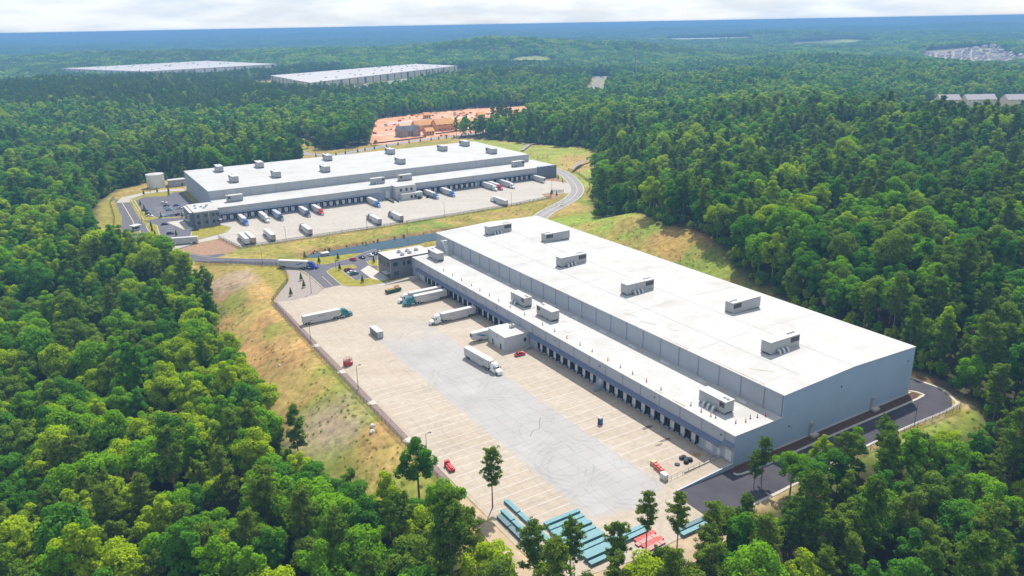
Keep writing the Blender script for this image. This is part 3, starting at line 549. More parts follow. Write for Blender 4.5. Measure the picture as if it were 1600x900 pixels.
def roof_strip(u0, v0, u1, v1, w_, nm, m):
    n_ = max(1, int(abs(v1-v0)/8)); mb = MB(); du, dv = u1-u0, v1-v0; l = math.hypot(du, dv); px, py = -dv/l*w_/2, du/l*w_/2
    for i in range(n_):
        a, b = i/n_, (i+1)/n_; q = []
        for f in (a, b):
            for s in (-1, 1): q.append((v0+dv*f+s*py, u0+du*f+s*px))
        q = [q[0], q[1], q[3], q[2]]; ar = sum(q[k][0]*q[(k+1) % 4][1]-q[(k+1) % 4][0]*q[k][1] for k in range(4)); q = q if ar > 0 else q[::-1]
        mb.hexa([(x, y, on_roof(x)-.02) for x, y in q], [(x, y, on_roof(x)+.035) for x, y in q])
    return mb.build(nm, m, nw)
roof_strip(6, 33.5, 222, 33.5, .5, 'roof_seam', SEAM); roof_strip(1, XM, 225, XM, .35, 'roof_seam', SEAM)
for u in (38, 76, 114, 152, 190): roof_strip(u, 20.5, u, 82, .3, 'roof_seam', SEAM)
for (a, b, c_, d_, w_) in [(78,24,72,25.4,.5),(68,23.5,62,26,.6),(56,27,53,28,.4),(18,25,12,29,.35),(8,20.4,30,20.3,.35),(40,20.3,52,20.4,.25),(90,5.5,88,6.3,.4),(20.5,1.0,26,.8,.5),(117,9,119,11.5,.5),(99,10.8,97.5,12.6,.4),(31,1.2,34,.8,.4)]: roof_strip(a, b, c_, d_, w_, 'roof_stain', SOIL)
# awning
def awning(root, axis, a, b, z, out, drop, m, off=0.):
    mb = MB(); n = max(2, int((b-a)/.62))
    def q(x, y, zz): return (x, y, zz) if axis == 'y' else (y, x, zz)
    mb.hexa([q(off,a,z-.1), q(off-out,a,z-drop-.1), q(off-out,b,z-drop-.1), q(off,b,z-.1)], [q(off,a,z), q(off-out,a,z-drop), q(off-out,b,z-drop), q(off,b,z)])
    for i in range(n+1):
        y = a+(b-a)*i/n; mb.hexa([q(off,y-.04,z-.01), q(off-out,y-.04,z-drop-.01), q(off-out,y+.04,z-drop-.01), q(off,y+.04,z-.01)], [q(off,y-.04,z+.08), q(off-out,y-.04,z-drop+.08), q(off-out,y+.04,z-drop+.08), q(off,y+.04,z+.08)])
    mb.hexa([q(off-out,a,z-drop-.35), q(off-out-.08,a,z-drop-.35), q(off-out-.08,b,z-drop-.35), q(off-out,b,z-drop-.35)], [q(off-out,a,z-drop+.02), q(off-out-.08,a,z-drop+.02), q(off-out-.08,b,z-drop+.02), q(off-out,b,z-drop+.02)])
    return mb.build('awning', m, root)
awning(nw, 'y', 4.2, 104.8, 5.9, 1.5, .75, CANO); awning(nw, 'y', 119.6, 208, 5.9, 1.5, .75, CANO); awning(nw, 'y', -.1, 3.5, 7.4, 1.3, .75, CANO)
door_set(nw, 'y', .2, [15.6+4.53*k for k in range(19) if k != 10]+[124.4+4.53*k for k in range(17)], 0)
MB().box(.1, .19, 8.0, 10.6, 1.2, 3.9).build('white_door', DOORW, nw); MB().box(.1, .19, 5.2, 6.2, 1.2, 3.3).build('white_door', DOORW, nw)
MB().box(.05, .18, .7, 3.1, 1.2, 5.6).build('drive_in_door', DOORW, nw); MB().box(.1, .19, 60.4, 61.4, 1.2, 3.3).build('white_door', DOORW, nw)
MB().box(.1, .19, 204.8, 206, 1.2, 3.4).build('white_door', DOORW, nw); MB().box(.1, .19, 202.3, 203.3, 1.2, 3.3).build('white_door', DOORW, nw)
for u in (5, 33, 61, 88, 131, 160, 185): MB().box(-.3, -.03, u-.18, u+.18, 8.0, 8.3).build('wall_lamp', DARKM, nw)
MB().box(22.6, 23, -.25, -.01, 6, 6.3).build('wall_lamp', DARKM, nw); MB().box(45.6, 46, -.25, -.01, 12.6, 12.9).build('wall_lamp', DARKM, nw); MB().box(80, 80.4, -.25, -.01, 12.6, 12.9).build('wall_lamp', DARKM, nw)
for x in (33, 63):
    o = MB().box(x-.5, x+.5, -.55, -.01, .3, 3.6).box(x-.3, x+.9, -.9, -.02, 3.6, 4.3).build('fire_riser', STEEL, nw); MB().box(x-.9, x+1.8, -2.2, -.6, .1, .8).build('riser_pad', KERB, nw)
# pipes on the low roof
for k, (v, u) in enumerate([(2.6,20),(2.4,15.5),(2.8,12),(3.2,10.5),(5.6,5),(8.6,4),(11.2,4.6),(13.5,4.0),(16,3.2),(2.4,33),(2.5,40),(2.6,47),(2.4,53),(2.6,60),(2.7,69),(2.6,76),(2.5,84),(2.6,92),(2.4,100),(2.5,113),(2.6,124),(2.5,133),(2.6,141),(2.4,149),(2.6,157),(2.5,166),(2.6,175),(2.5,184)]):
    red = k in (1, 2, 5, 8, 10, 13)
    MB().cyl((v, u, HL), .13 if red else .11, 1.15, 8).cyl((v, u, HL), .3, .12, 8).build('vent_pipe', REDP if red else DARKM, nw)
# roof stair against the upper wall
mb = MB()
for k in range(10): mb.box(WL-2.6+k*.0-1.2, WL-1.4-1.2+.2, 205.5+k*.55, 206.0+k*.55, HL+.6*k+.3, HL+.6*k+.36)
for s_ in (-3.85, -2.35): mb.bar((WL+s_, 205.3, HL+.2), (WL+s_, 211, HL+6.3), .08).bar((WL+s_, 205.3, HL+1.2), (WL+s_, 211, HL+7.3), .04)
mb.box(WL-3.9, WL-.1, 211, 212.6, HL+6.1, HL+6.25)
for x in (-3.8, -2.4): mb.bar((WL+x, 212.4, HL), (WL+x, 212.4, HL+7.3), .07).bar((WL+x, 211.1, HL), (WL+x, 211.1, HL+7.3), .07)
mb.build('roof_stair', STEEL, nw)
# office block at the far end
of = tag(empty('office_block', (*NW(214.6, -11.8), 0), ROTN), 'dark grey two-storey office block at the far corner of the near warehouse', 'office')
MB().box(0, 24, 0, 15.6, 0, 10.3).build('wall', DARKG, of); MB().box(-.12, 24.1, -.12, 15.75, 10.3, 10.42).build('roof', ROOF, of)
MB().box(-.2, 24.2, -.25, -.13, 9.9, 10.6).box(-.25, -.13, -.25, 15.8, 9.9, 10.6).build('coping', DARKM, of)
for (a, b, z0, z1) in [(1.6,4.1,6.6,8.5),(6.9,8.0,6.3,8.5),(9.2,11.0,6.4,8.4),(1.7,4.3,1.9,3.9)]:
    wn = MB().box(a, b, -.06, -.02, z0, z1).build('window', DARKM, of); MB().box(a+.1, b-.1, -.1, -.062, z0+.1, z1-.1).build('pane', TGLASS, wn)
for (a, b, z0, z1) in [(1.2,2.2,5.8,8.4),(3.0,4.3,5.9,8.4),(6.5,7.7,5.6,7.8),(9.6,10.8,6,8.2),(12.6,14,6,8.2),(9.6,10.8,2.2,4),(12.6,14,2.2,4)]:
    wn = MB().box(-.06, -.02, a, b, z0, z1).build('window', DARKM, of); MB().box(-.1, -.062, a+.1, b-.1, z0+.1, z1-.1).build('pane', GLASS, wn)
dr = MB().box(-.07, -.02, .8, 4.6, .1, 3.1).build('entrance_door', DARKM, of); MB().box(-.12, -.072, .95, 2.6, .25, 2.95).build('pane', TGLASS, dr); MB().box(-.12, -.072, 2.8, 4.45, .25, 2.95).build('pane', TGLASS, dr)
MB().box(-2.6, -.02, .4, 5.6, 3.2, 3.45).build('entrance_canopy', STEEL, of)
MB().box(-.1, .03, -.1, .05, 0, 10.2).build('corner_trim', STEEL, of)
sheet('plaza', [NW(*p) for p in [(215.5,-11.9),(215.5,-17),(222,-19.5),(238,-19),(244,-12),(231,-11.9)]], .16, KERB)
for k, (x, y) in enumerate([(8.5,4),(13,5.2),(13.4,9),(9,9.5),(18,8)]):
    r = tag(empty('roof_fan_unit', (*NW(214.6+y, -11.8+x), 10.42), ROTN), ['small grey air unit near the front edge of the office roof','small grey air unit in the middle of the office roof','small grey air unit right of the middle on the office roof','small grey air unit at the back left of the office roof','small grey air unit on the office roof nearest the warehouse roof'][k], 'air unit', 'air units on the office roof')
    MB().box(-.8, .8, -.7, .7, .15, 1.15).build('casing', STEEL, r); MB().cyl((0,0,1.15), .5, .1, 10).build('fan', DARKM, r); MB().box(-.9, .9, -.8, .8, 0, .15).build('base', DARKM, r)
# ramp and stair beside the office
ra = tag(empty('concrete_ramp', (*NW(206, -19.8), 0), ROTN), 'concrete ramp with stair climbing to the dock beside the dark grey office', 'ramp')
MB().hexa([(0,2.2,0),(16.8,2.2,0),(16.8,4.6,0),(0,4.6,0)], [(0,2.2,.08),(16.8,2.2,1.2),(16.8,4.6,1.2),(0,4.6,.08)]).box(16.8, 19.7, .4, 4.6, 0, 1.2).build('slab', KERB, ra)
for i in range(6): MB().box(16.8-1.9+i*.3, 16.8, .6, 2.1, 0, .2*(i+1)-.02*i).build('step', KERB, ra) if i == 5 else MB().box(16.8-1.9+i*.3, 16.8-1.9+(i+1)*.3, .6, 2.1, 0, .2*(i+1)).build('step', KERB, ra)
mb = MB().bar((0,2.3,1.0), (16.8,2.3,2.2), .04); [mb.bar((k*2.4,2.3,.07+k*2.4/15), (k*2.4,2.3,1.0+k*2.4/14), .035) for k in range(8)]; mb.build('railing', STEEL, ra)
# drive-in ramp at the near end
rp_ = tag(empty('drive_in_ramp', (*NW(0, 0), 0), ROTN), 'long concrete drive-in ramp rising to the tall white door at the near corner', 'ramp')
MB().hexa([(-21.5,-.15,0),(-.2,-.15,0),(-.2,4.4,0),(-21.5,4.4,0)], [(-21.5,-.15,.1),(-.2,-.15,1.2),(-.2,4.4,1.2),(-21.5,4.4,.1)]).build('slab', CONC, rp_)
MB().hexa([(-21.5,-.5,0),(-.2,-.5,0),(-.2,-.17,0),(-21.5,-.17,0)], [(-21.5,-.5,.3),(-.2,-.5,1.6),(-.2,-.17,1.6),(-21.5,-.17,.3)]).build('parapet', LOWW, rp_)
MB().hexa([(-14,4.42,0),(-.2,4.42,0),(-.2,4.75,0),(-14,4.75,0)], [(-14,4.42,.9),(-.2,4.42,1.5),(-.2,4.75,1.5),(-14,4.75,.9)]).build('parapet', KERB, rp_)
mb = MB(); [mb.bar((-21+k*2.1,4.55,.1+k*.11), (-21+k*2.1,4.55,1.3+k*.11), .05) for k in range(10)]; mb.bar((-21,4.55,1.25),(-2,4.55,2.3),.04).bar((-21,4.55,.7),(-2,4.55,1.75),.03); mb.build('railing', DARKM, rp_)
# dispatch office
do = tag(empty('dispatch_office', (*NW(105.8, -11.2), 0), ROTN), 'small light grey flat-roofed dispatch office projecting from the middle of the docks', 'office')
PDO = striped('dispatch_panel', (.46,.48,.51), 1.0, .03, axis='X')
MB().box(0, 11.15, 0, 12.6, 0, 5.7).build('wall', PDO, do); MB().box(-.12, 11.15, -.12, 12.72, 5.7, 5.85).build('roof', ROOF, do)
for (a, b) in [(2.8,3.7),(8.8,9.7)]: MB().box(-.06, -.015, a, b, .1, 2.3).build('door', DARKM, do)
wn = MB().box(8.6, 9.8, -.06, -.015, 2.2, 3.8).build('window', DARKM, do); MB().box(8.7, 9.7, -.09, -.062, 2.3, 3.7).build('pane', GLASS, wn)
MB().box(-.08, .03, -.06, .06, 0, 5.6).build('corner_trim', SPOUT, do)
MB().box(-.2, -.02, 5.8, 6.2, 4.4, 4.7).build('wall_lamp', DARKM, do)
r = tag(empty('roof_fan_unit', (*NW(113.5, -3.2), 5.85), ROTN), 'small grey air unit on the dispatch office roof', 'air unit'); MB().box(-.9,.9,-.7,.7,.1,1.2).build('casing', STEEL, r); MB().cyl((0,0,1.2),.5,.1,10).build('fan', DARKM, r)
def steel_stair(name, loc, rz, label, m, n=6, w_=1.2):
    s = tag(empty(name, loc, rz), label, 'stair')
    MB().box(-1.3, 0, 0, w_, 1.1, 1.2).build('landing', m, s)
    for i in range(n): MB().box(.0+i*.34, .32+i*.34, 0, w_, 1.1-(i+1)*.175-.05, 1.1-(i+1)*.175).build('tread', m, s)
    mb = MB()
    for y in (.04, w_-.04):
        mb.bar((-1.3,y,2.2),(0,y,2.2),.035).bar((0,y,2.2),(n*.34,y,1.05),.035).bar((n*.34,y,0),(n*.34,y,1.05),.035).bar((-1.25,y,0),(-1.25,y,2.2),.05).bar((0,y,0),(0,y,2.2),.05).bar((0,y,1.05),(n*.34,y,.02),.07)
    mb.build('railing', m, s); return s
steel_stair('steel_stair', (*NW(60.2, -1.5), .07), ROTN+R(180), 'teal steel stair from the dock door down to the hatched bay', mat('teal_steel', (.16,.28,.34), .5))
steel_stair('steel_stair', (*NW(103.6, -2.4), .07), ROTN+R(180), 'grey steel stair beside the dispatch office above the red car', STEEL)

# ------------------------------------------------------------------ rooftop units
def roof_unit(loc, rz, label, group, ln=14., wd=3.6, ht=3.6, ducts=3, louv=4, louv_end=1, fans=3, louv_side=-1):
    """ln along local x; the working side faces local -y"""
    r = tag(empty('rooftop_unit', loc, rz), label, 'rooftop unit', group)
    MB().box(-ln/2, ln/2, -wd/2, wd/2, .7, .7+ht).build('casing', UNITM, r)
    MB().box(-ln/2-.12, ln/2+.12, -wd/2-.12, wd/2+.12, .7+ht, .82+ht).build('cap', TRIM, r)
    for x in (-ln/2+.4, -ln/6, ln/6, ln/2-.4):
        MB().box(x-.12, x+.12, -wd/2+.1, wd/2-.1, 0, .7).build('support', DARKM, r)
    MB().box(-ln/2, ln/2, -wd/2-.05, -wd/2+.1, .45, .7).box(-ln/2, ln/2, wd/2-.1, wd/2+.05, .45, .7).build('base_rail', STEEL, r)
    s_ = louv_end
    x0 = s_*(ln/2-.4)
    for i in range(louv):
        a = x0-s_*i*1.02; b = a-s_*.86
        MB().box(min(a,b), max(a,b), -wd/2-.09, -wd/2-.003, .7+ht*.42, .7+ht*.88).build('louvre', GLASS if louv < 3 else DARKM, r)
    for i in range(3):
        a = -s_*(ln/2-.8)+s_*i*2.0; MB().box(min(a, a+s_*1.8), max(a, a+s_*1.8), -wd/2-.05, -wd/2-.003, .8, .7+ht*.9).build('access_panel', UNITD, r)
    for i in range(ducts):
        xx = -s_*(ln/2-3.2)+s_*i*1.9; mb = MB(); prev = None
        P = [(-wd/2, 1.9), (-wd/2-.9, 1.75), (-wd/2-1.5, 1.2), (-wd/2-1.75, .05)]
        for (ya, za), (yb, zb) in zip(P[:-1], P[1:]):
            mb.hexa([(xx-.42,ya,za-.75 if ya > -wd/2-1 else 0),(xx+.42,ya,za-.75 if ya > -wd/2-1 else 0),(xx+.42,yb,max(0,zb-.75)),(xx-.42,yb,max(0,zb-.75))], [(xx-.42,ya,za),(xx+.42,ya,za),(xx+.42,yb,zb),(xx-.42,yb,zb)])
        mb.build('duct', STEEL, r)
    for i in range(fans):
        xx = s_*(ln/2-.9)-s_*i*1.35; o = MB().box(xx-.5, xx+.5, -.3, .7, .82+ht, .98+ht).build('fan_hood', UNITD, r); MB().cyl((xx, .2, .98+ht), .4, .04, 10).build('fan', DARKM, o)
    return r
GU = 'rooftop units on the near warehouse'
HU = HH+.55
for (u, v, fl, lb) in [(204.5,45,0,'beige-grey rooftop unit farthest back on the near warehouse high roof'),
                       (175.5,61,1,'rooftop unit near the back edge of the high roof, second from the far end'),
                       (138,43.5,0,'rooftop unit with sloping ducts, third from the far end of the high roof'),
                       (93,43.5,0,'rooftop unit with sloping ducts in the middle of the high roof'),
                       (55,62,1,'rooftop unit towards the right edge of the high roof, without ducts'),
                       (22.5,44,0,'rooftop unit with sloping ducts nearest the camera on the high roof')]:
    roof_unit((*NW(u, v), HU), ROTN, lb, GU, 14 if not fl else 14.5, 3.8, 3.7, 3 if not fl else 0, 4, 1 if not fl else -1, 3)
for (u, v, s_, d_, lb) in [(204.2,8.5,-1,0,'squat rooftop unit on the low roof just behind the dark grey office'),
                      (125,8.6,1,2,'rooftop unit with ducts on the low roof left of its twin above the dispatch office'),
                      (105.8,8.8,-1,0,'rooftop unit on the low roof right of its twin above the dispatch office'),
                      (15.4,8.3,1,3,'rooftop unit with two louvres on the low roof at the near end')]:
    roof_unit((*NW(u, v), HL), ROTN-R(90), lb, 'rooftop units on the near low roof', 10.6, 3.6, 3.4, d_, 2, s_, 2)

# ------------------------------------------------------------------ far warehouse (local x = u, y = v)
fwh = tag(empty('cold_store', (EF[0], EF[1], 0), ROTF), 'white-roofed warehouse in the middle distance with trucks backed to its long dock wall', 'warehouse')
LF, V0, V1, V2, HLF, HHF = 259.2, -5.7, 23.5, 120., 9.4, 15.4
MB().box(0.2, 249, V0, V0+.3, 0, 9).build('dock_wall', mat('far_dock_wall', (.30,.35,.44), .6), fwh)
j = [0]+[5.2+9.06*k for k in range(27)]; j = [x for x in j if x < 122]+[122.5]
j2 = [138.5]+[x for x in [5.2+9.06*k for k in range(28)] if 140 < x < 245]+[249]
for jj in (j, j2):
    for a, b in zip(jj[:-1], jj[1:]): MB().box(a+.06, b-.06, V0-.22, V0-.02, 4.9, HLF-.1).build('wall_panel', PANELF, fwh)
j = [0.]+[9.9+9.03*k for k in range(28)]; j = [x for x in j if x < LF-2]+[LF]
for a, b in zip(j[:-1], j[1:]): MB().box(a+.06, b-.06, V1-.22, V1-.02, HLF-.2, HHF-.15).build('wall_panel', PANELF, fwh)
for a in j[1:-1]: MB().box(a-.1, a+.1, V1-.34, V1-.05, HLF, HHF-.2).build('downspout', SPOUT, fwh)
MB().box(0.1, LF-.1, V1, V1+.3, 0, HHF-.2).build('inner_wall', SPOUT, fwh)
MB().box(0, .3, V1+.3, V2-.3, 0, HHF-.12).build('end_wall', ENDF, fwh); MB().box(LF-.3, LF, V1+.3, V2-.3, 0, HHF-.12).build('end_wall', ENDF, fwh)
MB().box(0, LF, V2-.3, V2, 0, HHF-.12).build('back_wall', ENDF, fwh); MB().box(0, .3, V0+.3, V1, 0, HLF-.12).build('end_wall', ENDF, fwh)
MB().box(-.1, LF+.1, V1-.25, V2+.1, HHF-.12, HHF).build('high_roof', ROOF, fwh)
MB().box(-.05, 267, V0-.3, V1-.26, HLF-.1, HLF).build('low_roof', ROOF, fwh)
MB().box(-.1, 249, V0-.38, V0-.31, HLF-.3, HLF+.06).build('low_coping', TRIM, fwh); MB().box(-.1, LF+.1, V1-.35, V1-.26, HHF-.3, HHF+.06).build('high_coping', TRIM, fwh)
MB().box(249, 267, V0-1.2, V0+1, 0, HLF+.5).box(266.5, 267.2, V0+1, V1+6, 0, HLF-.12).build('dark_end_wall', DARKF, fwh)
MB().box(LF, 266.5, V1+5.7, V1+6, 0, HLF-.12).build('end_wall', ENDF, fwh); MB().box(LF+.12, 266.6, V1-.26, V1+6.1, HLF-.1, HLF).build('low_roof', ROOF, fwh)
awning(fwh, 'x', 1, 112, 5.6, 1.2, .35, CANOF, V0-.25); awning(fwh, 'x', 139.5, 248.5, 5.6, 1.2, .35, CANOF, V0-.25)
door_set(fwh, 'x', V0-.03, [3.1+4.53*k for k in range(24) if 3.1+4.53*k < 104 and abs(3.1+4.53*k-57.5) > 2.3]+[143.3+4.53*k for k in range(23) if abs(143.3+4.53*k-192.5) > 2.4], 0)
MB().box(56.9, 58.0, V0-.06, V0-.01, 1.2, 3.4).build('white_door', DOORW, fwh); MB().box(191.6, 193, V0-.06, V0-.01, 1.2, 3.6).build('white_door', DOORW, fwh)
for u in (20, 52, 75, 98, 160, 190, 220): MB().box(u-.2, u+.2, V0-.5, V0-.23, 7.9, 8.2).build('wall_lamp', DARKM, fwh)
# middle office on the docks
MO = mat('pale_grey_panel', (.48,.48,.465), .6, var=.05)
mo = tag(empty('dock_office', (*FW(122.5, V0-6.5), 0), ROTF), 'pale grey two-storey office block standing out in the middle of the far docks', 'office')
MB().box(0, 16, 0, 9, 0, 9.6).build('wall', MO, mo); MB().box(2.5, 19, -4.5, -.02, 0, 4.4).build('wall', MO, mo)
MB().box(-.15, 16.15, -.15, 9, 9.6, 9.75).build('roof', ROOF, mo); MB().box(2.3, 19.2, -4.7, -.03, 4.4, 4.6).build('roof', TRIM, mo)
for x in (3, 7.3, 11.3):
    wn = MB().box(x, x+1.9, -.08, -.02, 5.8, 7.8).build('window', DARKM, mo); MB().box(x+.12, x+1.78, -.12, -.082, 5.92, 7.68).build('pane', GLASS, wn)
for x in (9.2, 12.2):
    wn = MB().box(x, x+1.8, -4.58, -4.52, 1, 3.2).build('window', DARKM, mo); MB().box(x+.12, x+1.68, -4.62, -4.582, 1.12, 3.08).build('pane', GLASS, wn)
o = MB().box(-5.8, -2.2, 6, 6.3, 1.2, 6.4).build('drive_in_door', DOORW, mo); MB().box(-7, -.02, 4.4, 6.4, 6.7, 7).build('door_canopy', CANOF, mo)
MB().hexa([(-5.6,-9,0),(-2.2,-9,0),(-2.2,6,0),(-5.6,6,0)], [(-5.6,-9,.1),(-2.2,-9,.1),(-2.2,6,1.2),(-5.6,6,1.2)]).build('ramp_slab', CONCF, mo); MB().box(-6, -5.65, -9, 6, 0, 1.2).build('parapet', DARKM, mo); MB().box(-2.15, -1.8, -9, 6, 0, 1.2).build('parapet', DARKM, mo)
for (x, lb) in ((15.5,'dark rubbish skip left of another beside the pale dock office'), (22,'dark rubbish skip right of another beside the pale dock office')):
    s = tag(empty('rubbish_skip', (*FW(122.5+x, V0-12.8), .07), ROTF), lb, 'skip'); MB().hexa([(-.9,-.8,.1),(.9,-.8,.1),(.9,.8,.1),(-.9,.8,.1)], [(-1.1,-.8,1.5),(1.1,-.8,1.5),(1.1,.8,1.9),(-1.1,.8,1.9)]).build('bin', DARKM, s); MB().box(-1.15, 1.15, -.85, .85, 1.9, 1.98).build('lid', BLACK, s)
# far office
fo = tag(empty('office_block', (*FW(-18.6, -14.2), 0), ROTF), 'dark blue-grey two-storey office with glazed corner at the far warehouse left end', 'office')
MB().box(2, 17.2, 0, 8.4, 0, 9.9).box(0, 2, 3, 28, 0, 9.4).box(2, 18.6, 8.4, 28, 0, 9.4).build('wall', DARKF, fo); MB().box(1.9, 17.3, -.1, 28, 9.9, 10.02).box(-.1, 1.9, 2.9, 28, 9.4, 9.52).build('roof', ROOF, fo)
MB().box(1.85, 17.35, -.2, -.11, 9.5, 10.2).build('coping', STEEL, fo)
for x in (3.4, 8.2, 12.6, 15.4):
    for z in (2, 6.2):
        wn = MB().box(x, x+1.7, -.07, -.02, z, z+2).build('window', DARKM, fo); MB().box(x+.1, x+1.6, -.11, -.072, z+.1, z+1.9).build('pane', GLASS, wn)
MB().box(-.08, -.02, 6, 14, 1, 8.6).build('glazed_front', TGLASS, fo); MB().box(-2, -.1, 7, 13, 3.4, 3.7).build('entrance_canopy', STEEL, fo); MB().box(16.2, 18.4, -2, -.1, 3.6, 3.9).build('entrance_canopy', STEEL, fo)
MB().box(10.6, 10.9, -.3, -.02, 0, 9.8).build('fin', STEEL, fo); MB().box(5.9, 6.1, -.25, -.02, 0, 9.8).build('fin', STEEL, fo)
for k, (x, y) in enumerate([(5,12),(6,20),(10,10),(11.5,13),(9,15),(13,17)]):
    r = tag(empty('roof_fan_unit', (*FW(-18.6+x, -14.2+y), 10.02 if y < 8.3 else 9.5), ROTF), 'small grey air unit among others on the far office roof', 'air unit', 'air units on the far office roof')
    MB().box(-.8,.8,-.7,.7,.1,1.2).build('casing', STEEL, r); MB().cyl((0,0,1.2),.5,.1,8).build('fan', DARKM, r)
MB().box(0, 20, 28, 28.2, 0, 9.3).build('wall', DARKF, fo); MB().box(2, 19.5, 8.4, 28.1, 9.4, 9.5).build('roof', ROOF, fo)
# far rooftop units
GF = 'rooftop units on the far high roof'
FU = [(23,101,'far roof unit at the back left, above the white tank'),(23,50,'far roof unit in the front row, leftmost'),(54,101,'far roof unit in the back row, second from the left'),(53.5,50,'far roof unit in the front row, second from the left'),
      (91,50,'far roof unit in the front row, third from the left'),(110,101,'far roof unit in the back row, third from the left'),(152.5,48,'far roof unit in the front row above the pale dock office'),(165.5,100,'far roof unit in the back row, fourth from the left'),
      (210,88,'far roof unit in the back row, second from the right'),(239,101,'far roof unit in the back right corner of the high roof'),(237,48,'far roof unit in the front row, rightmost')]
for (u, v, lb) in FU: roof_unit((*FW(u, v), HHF), ROTF-R(90), lb, GF, 12, 4.6, 3.8, 0, 3, -1, 2)
for (u, v, s_, lb) in [(14,9.5,-1,'far roof unit on the low roof next to the dark far office'),(117,9,1,'far low-roof unit just left of the pale dock office'),(139,9,-1,'far low-roof unit just right of the pale dock office'),(239.5,9,1,'far low-roof unit near the dark right end')]:
    roof_unit((*FW(u, v), HLF), ROTF, lb, 'rooftop units on the far low roof', 10.4, 3.8, 3.6, 2 if s_ > 0 else 0, 2, s_, 1)
# tank and pump house
tk = tag(empty('water_tank', (-286.5, 621, 0)), 'white cylindrical water tank beside the far warehouse', 'tank')
TW = mat('tank_white', (.66,.645,.60), .5, var=.06, scale=.2)
MB().cyl((0,0,0), 6.7, 10.6, 40).build('shell', TW, tk); MB().cyl((0,0,10.6), 6.9, .8, 40, 'z', .4).build('roof', ROOF, tk); MB().cyl((0,0,10.4), 6.95, .25, 40).build('rim', TRIM, tk)
mb = MB(); [mb.bar((7.0,-.3+s*.6,0),(7.0,-.3+s*.6,11.6),.06) for s in (0,1)]; [mb.bar((7.0,-.3,.5+k*.6),(7.0,.3,.5+k*.6),.04) for k in range(18)]; mb.build('ladder', STEEL, tk)
ph = tag(empty('pump_house', (-271.5, 625, 0), ROTF), 'small grey pump house with white roof between the tank and far warehouse', 'shed')
MB().box(-6.2, 6.2, -3.5, 3.5, 0, 5).build('wall', mat('pump_wall', (.32,.31,.33), .7), ph); MB().box(-6.5, 6.5, -3.8, 3.8, 5, 5.4).build('roof', ROOF, ph); MB().box(-1.5, .8, -3.56, -3.51, 2.4, 3.8).build('panel', TRIM, ph); MB().box(3, 4.2, -3.56, -3.51, 0, 2.3).build('door', DARKM, ph)
gb = tag(empty('guard_booth', (-238.3, 478.5, .14), R(-30)), 'small white-roofed guard booth in the middle of the entry road', 'booth')
MB().box(-1.5, 1.5, -1.8, 1.8, 0, 1.1).build('wall', PDO, gb); MB().box(-1.45, 1.45, -1.75, 1.75, 1.1, 2.3).build('glazing', GLASS, gb); MB().box(-2.6, 2.6, -3, 3, 2.9, 3.3).build('roof', TRIM, gb)
for sx in (-1.46, 1.46):
    for sy in (-1.76, 1.76): MB().box(sx-.06, sx+.06, sy-.06, sy+.06, 1.1, 2.9).build('post', TRIM, gb)
MB().box(-1.5, 1.5, -1.8, 1.8, 2.3, 2.9).build('fascia', PDO, gb)

# ------------------------------------------------------------------ vehicles
def ring(x, wb, wt, zb, zm, zt, ch=.12):
    return [(x,-wb,zb),(x,wb,zb),(x,wb,zm),(x,wt,zt-ch),(x,wt-ch,zt),(x,-wt+ch,zt),(x,-wt,zt-ch),(x,-wb,zm)]
TYRE = BLACK; RIM = mat('alloy_rim', (.55,.55,.57), .35, metal=.6)
CHROME = mat('chrome', (.6,.6,.62), .2, metal=.9)
LAMP = mat('headlamp', (.75,.75,.7), .2); TAIL = mat('tail_lamp', (.45,.02,.02), .3)
TRW = mat('trailer_white', (.46,.455,.45), .45, var=.04, scale=.3); SKIRT = mat('trailer_skirt', (.5,.5,.5), .5); TRD = mat('trailer_frame', (.06,.06,.07), .6)
TDOOR = {'white': mat('door_white', (.66,.65,.64), .5), 'tan': mat('door_tan', (.42,.31,.22), .6), 'grey': mat('door_grey', (.32,.28,.28), .6)}
_wm = {}
def wheel(parent, x, y, r=.52, wd=.3, dual=False):
    k = (r, wd)
    if k not in _wm:
        _wm[k] = (MB().cyl((0,-wd/2,0), r, wd, 14, 'y').mesh('wheel', TYRE), MB().cyl((0,-wd/2-.02,0), r*.58, wd+.04, 10, 'y').mesh('rim', RIM))
    o = place('wheel', _wm[k][0], parent, (x, y, r)); place('rim', _wm[k][1], o)
    return o
def decal_letters(parent, x, z, side, wd, ht, m, n=5):
    """a line of small block lettering, unreadable at this size"""
    mb = MB(); st = wd/n; rr = random.Random(int(x*10)+n)
    for i in range(n):
        a = x+i*st; y0, y1 = (side*1.305, side*1.315) if side > 0 else (-1.315, -1.305)
        h_ = ht if i == 0 else ht*.75
        mb.box(a, a+st*.18, y0, y1, z, z+h_)
        if rr.random() < .7: mb.box(a+st*.18, a+st*.7, y0, y1, z+h_-ht*.18, z+h_)
        if rr.random() < .6: mb.box(a+st*.18, a+st*.65, y0, y1, z, z+ht*.18)
        if rr.random() < .6: mb.box(a+st*.55, a+st*.72, y0, y1, z+ht*.2, z+h_-ht*.2)
    mb.build('lettering', m, parent)
PRINT = mat('dark_print', (.06,.06,.07), .6); BLUEPR = mat('blue_print', (.02,.17,.36), .5)
def cabmat(name, col): return mat('cab_'+name, col, .3, var=.05, spec=.5)
CABS = {'teal': (.0,.16,.18), 'white': (.72,.72,.71), 'blue': (.015,.06,.36), 'navy': (.03,.07,.17), 'red': (.5,.02,.03), 'steel': (.10,.20,.36), 'dark': (.05,.05,.06), 'purple': (.06,.05,.2), 'grey': (.3,.31,.33), 'skyblue': (.04,.16,.45)}
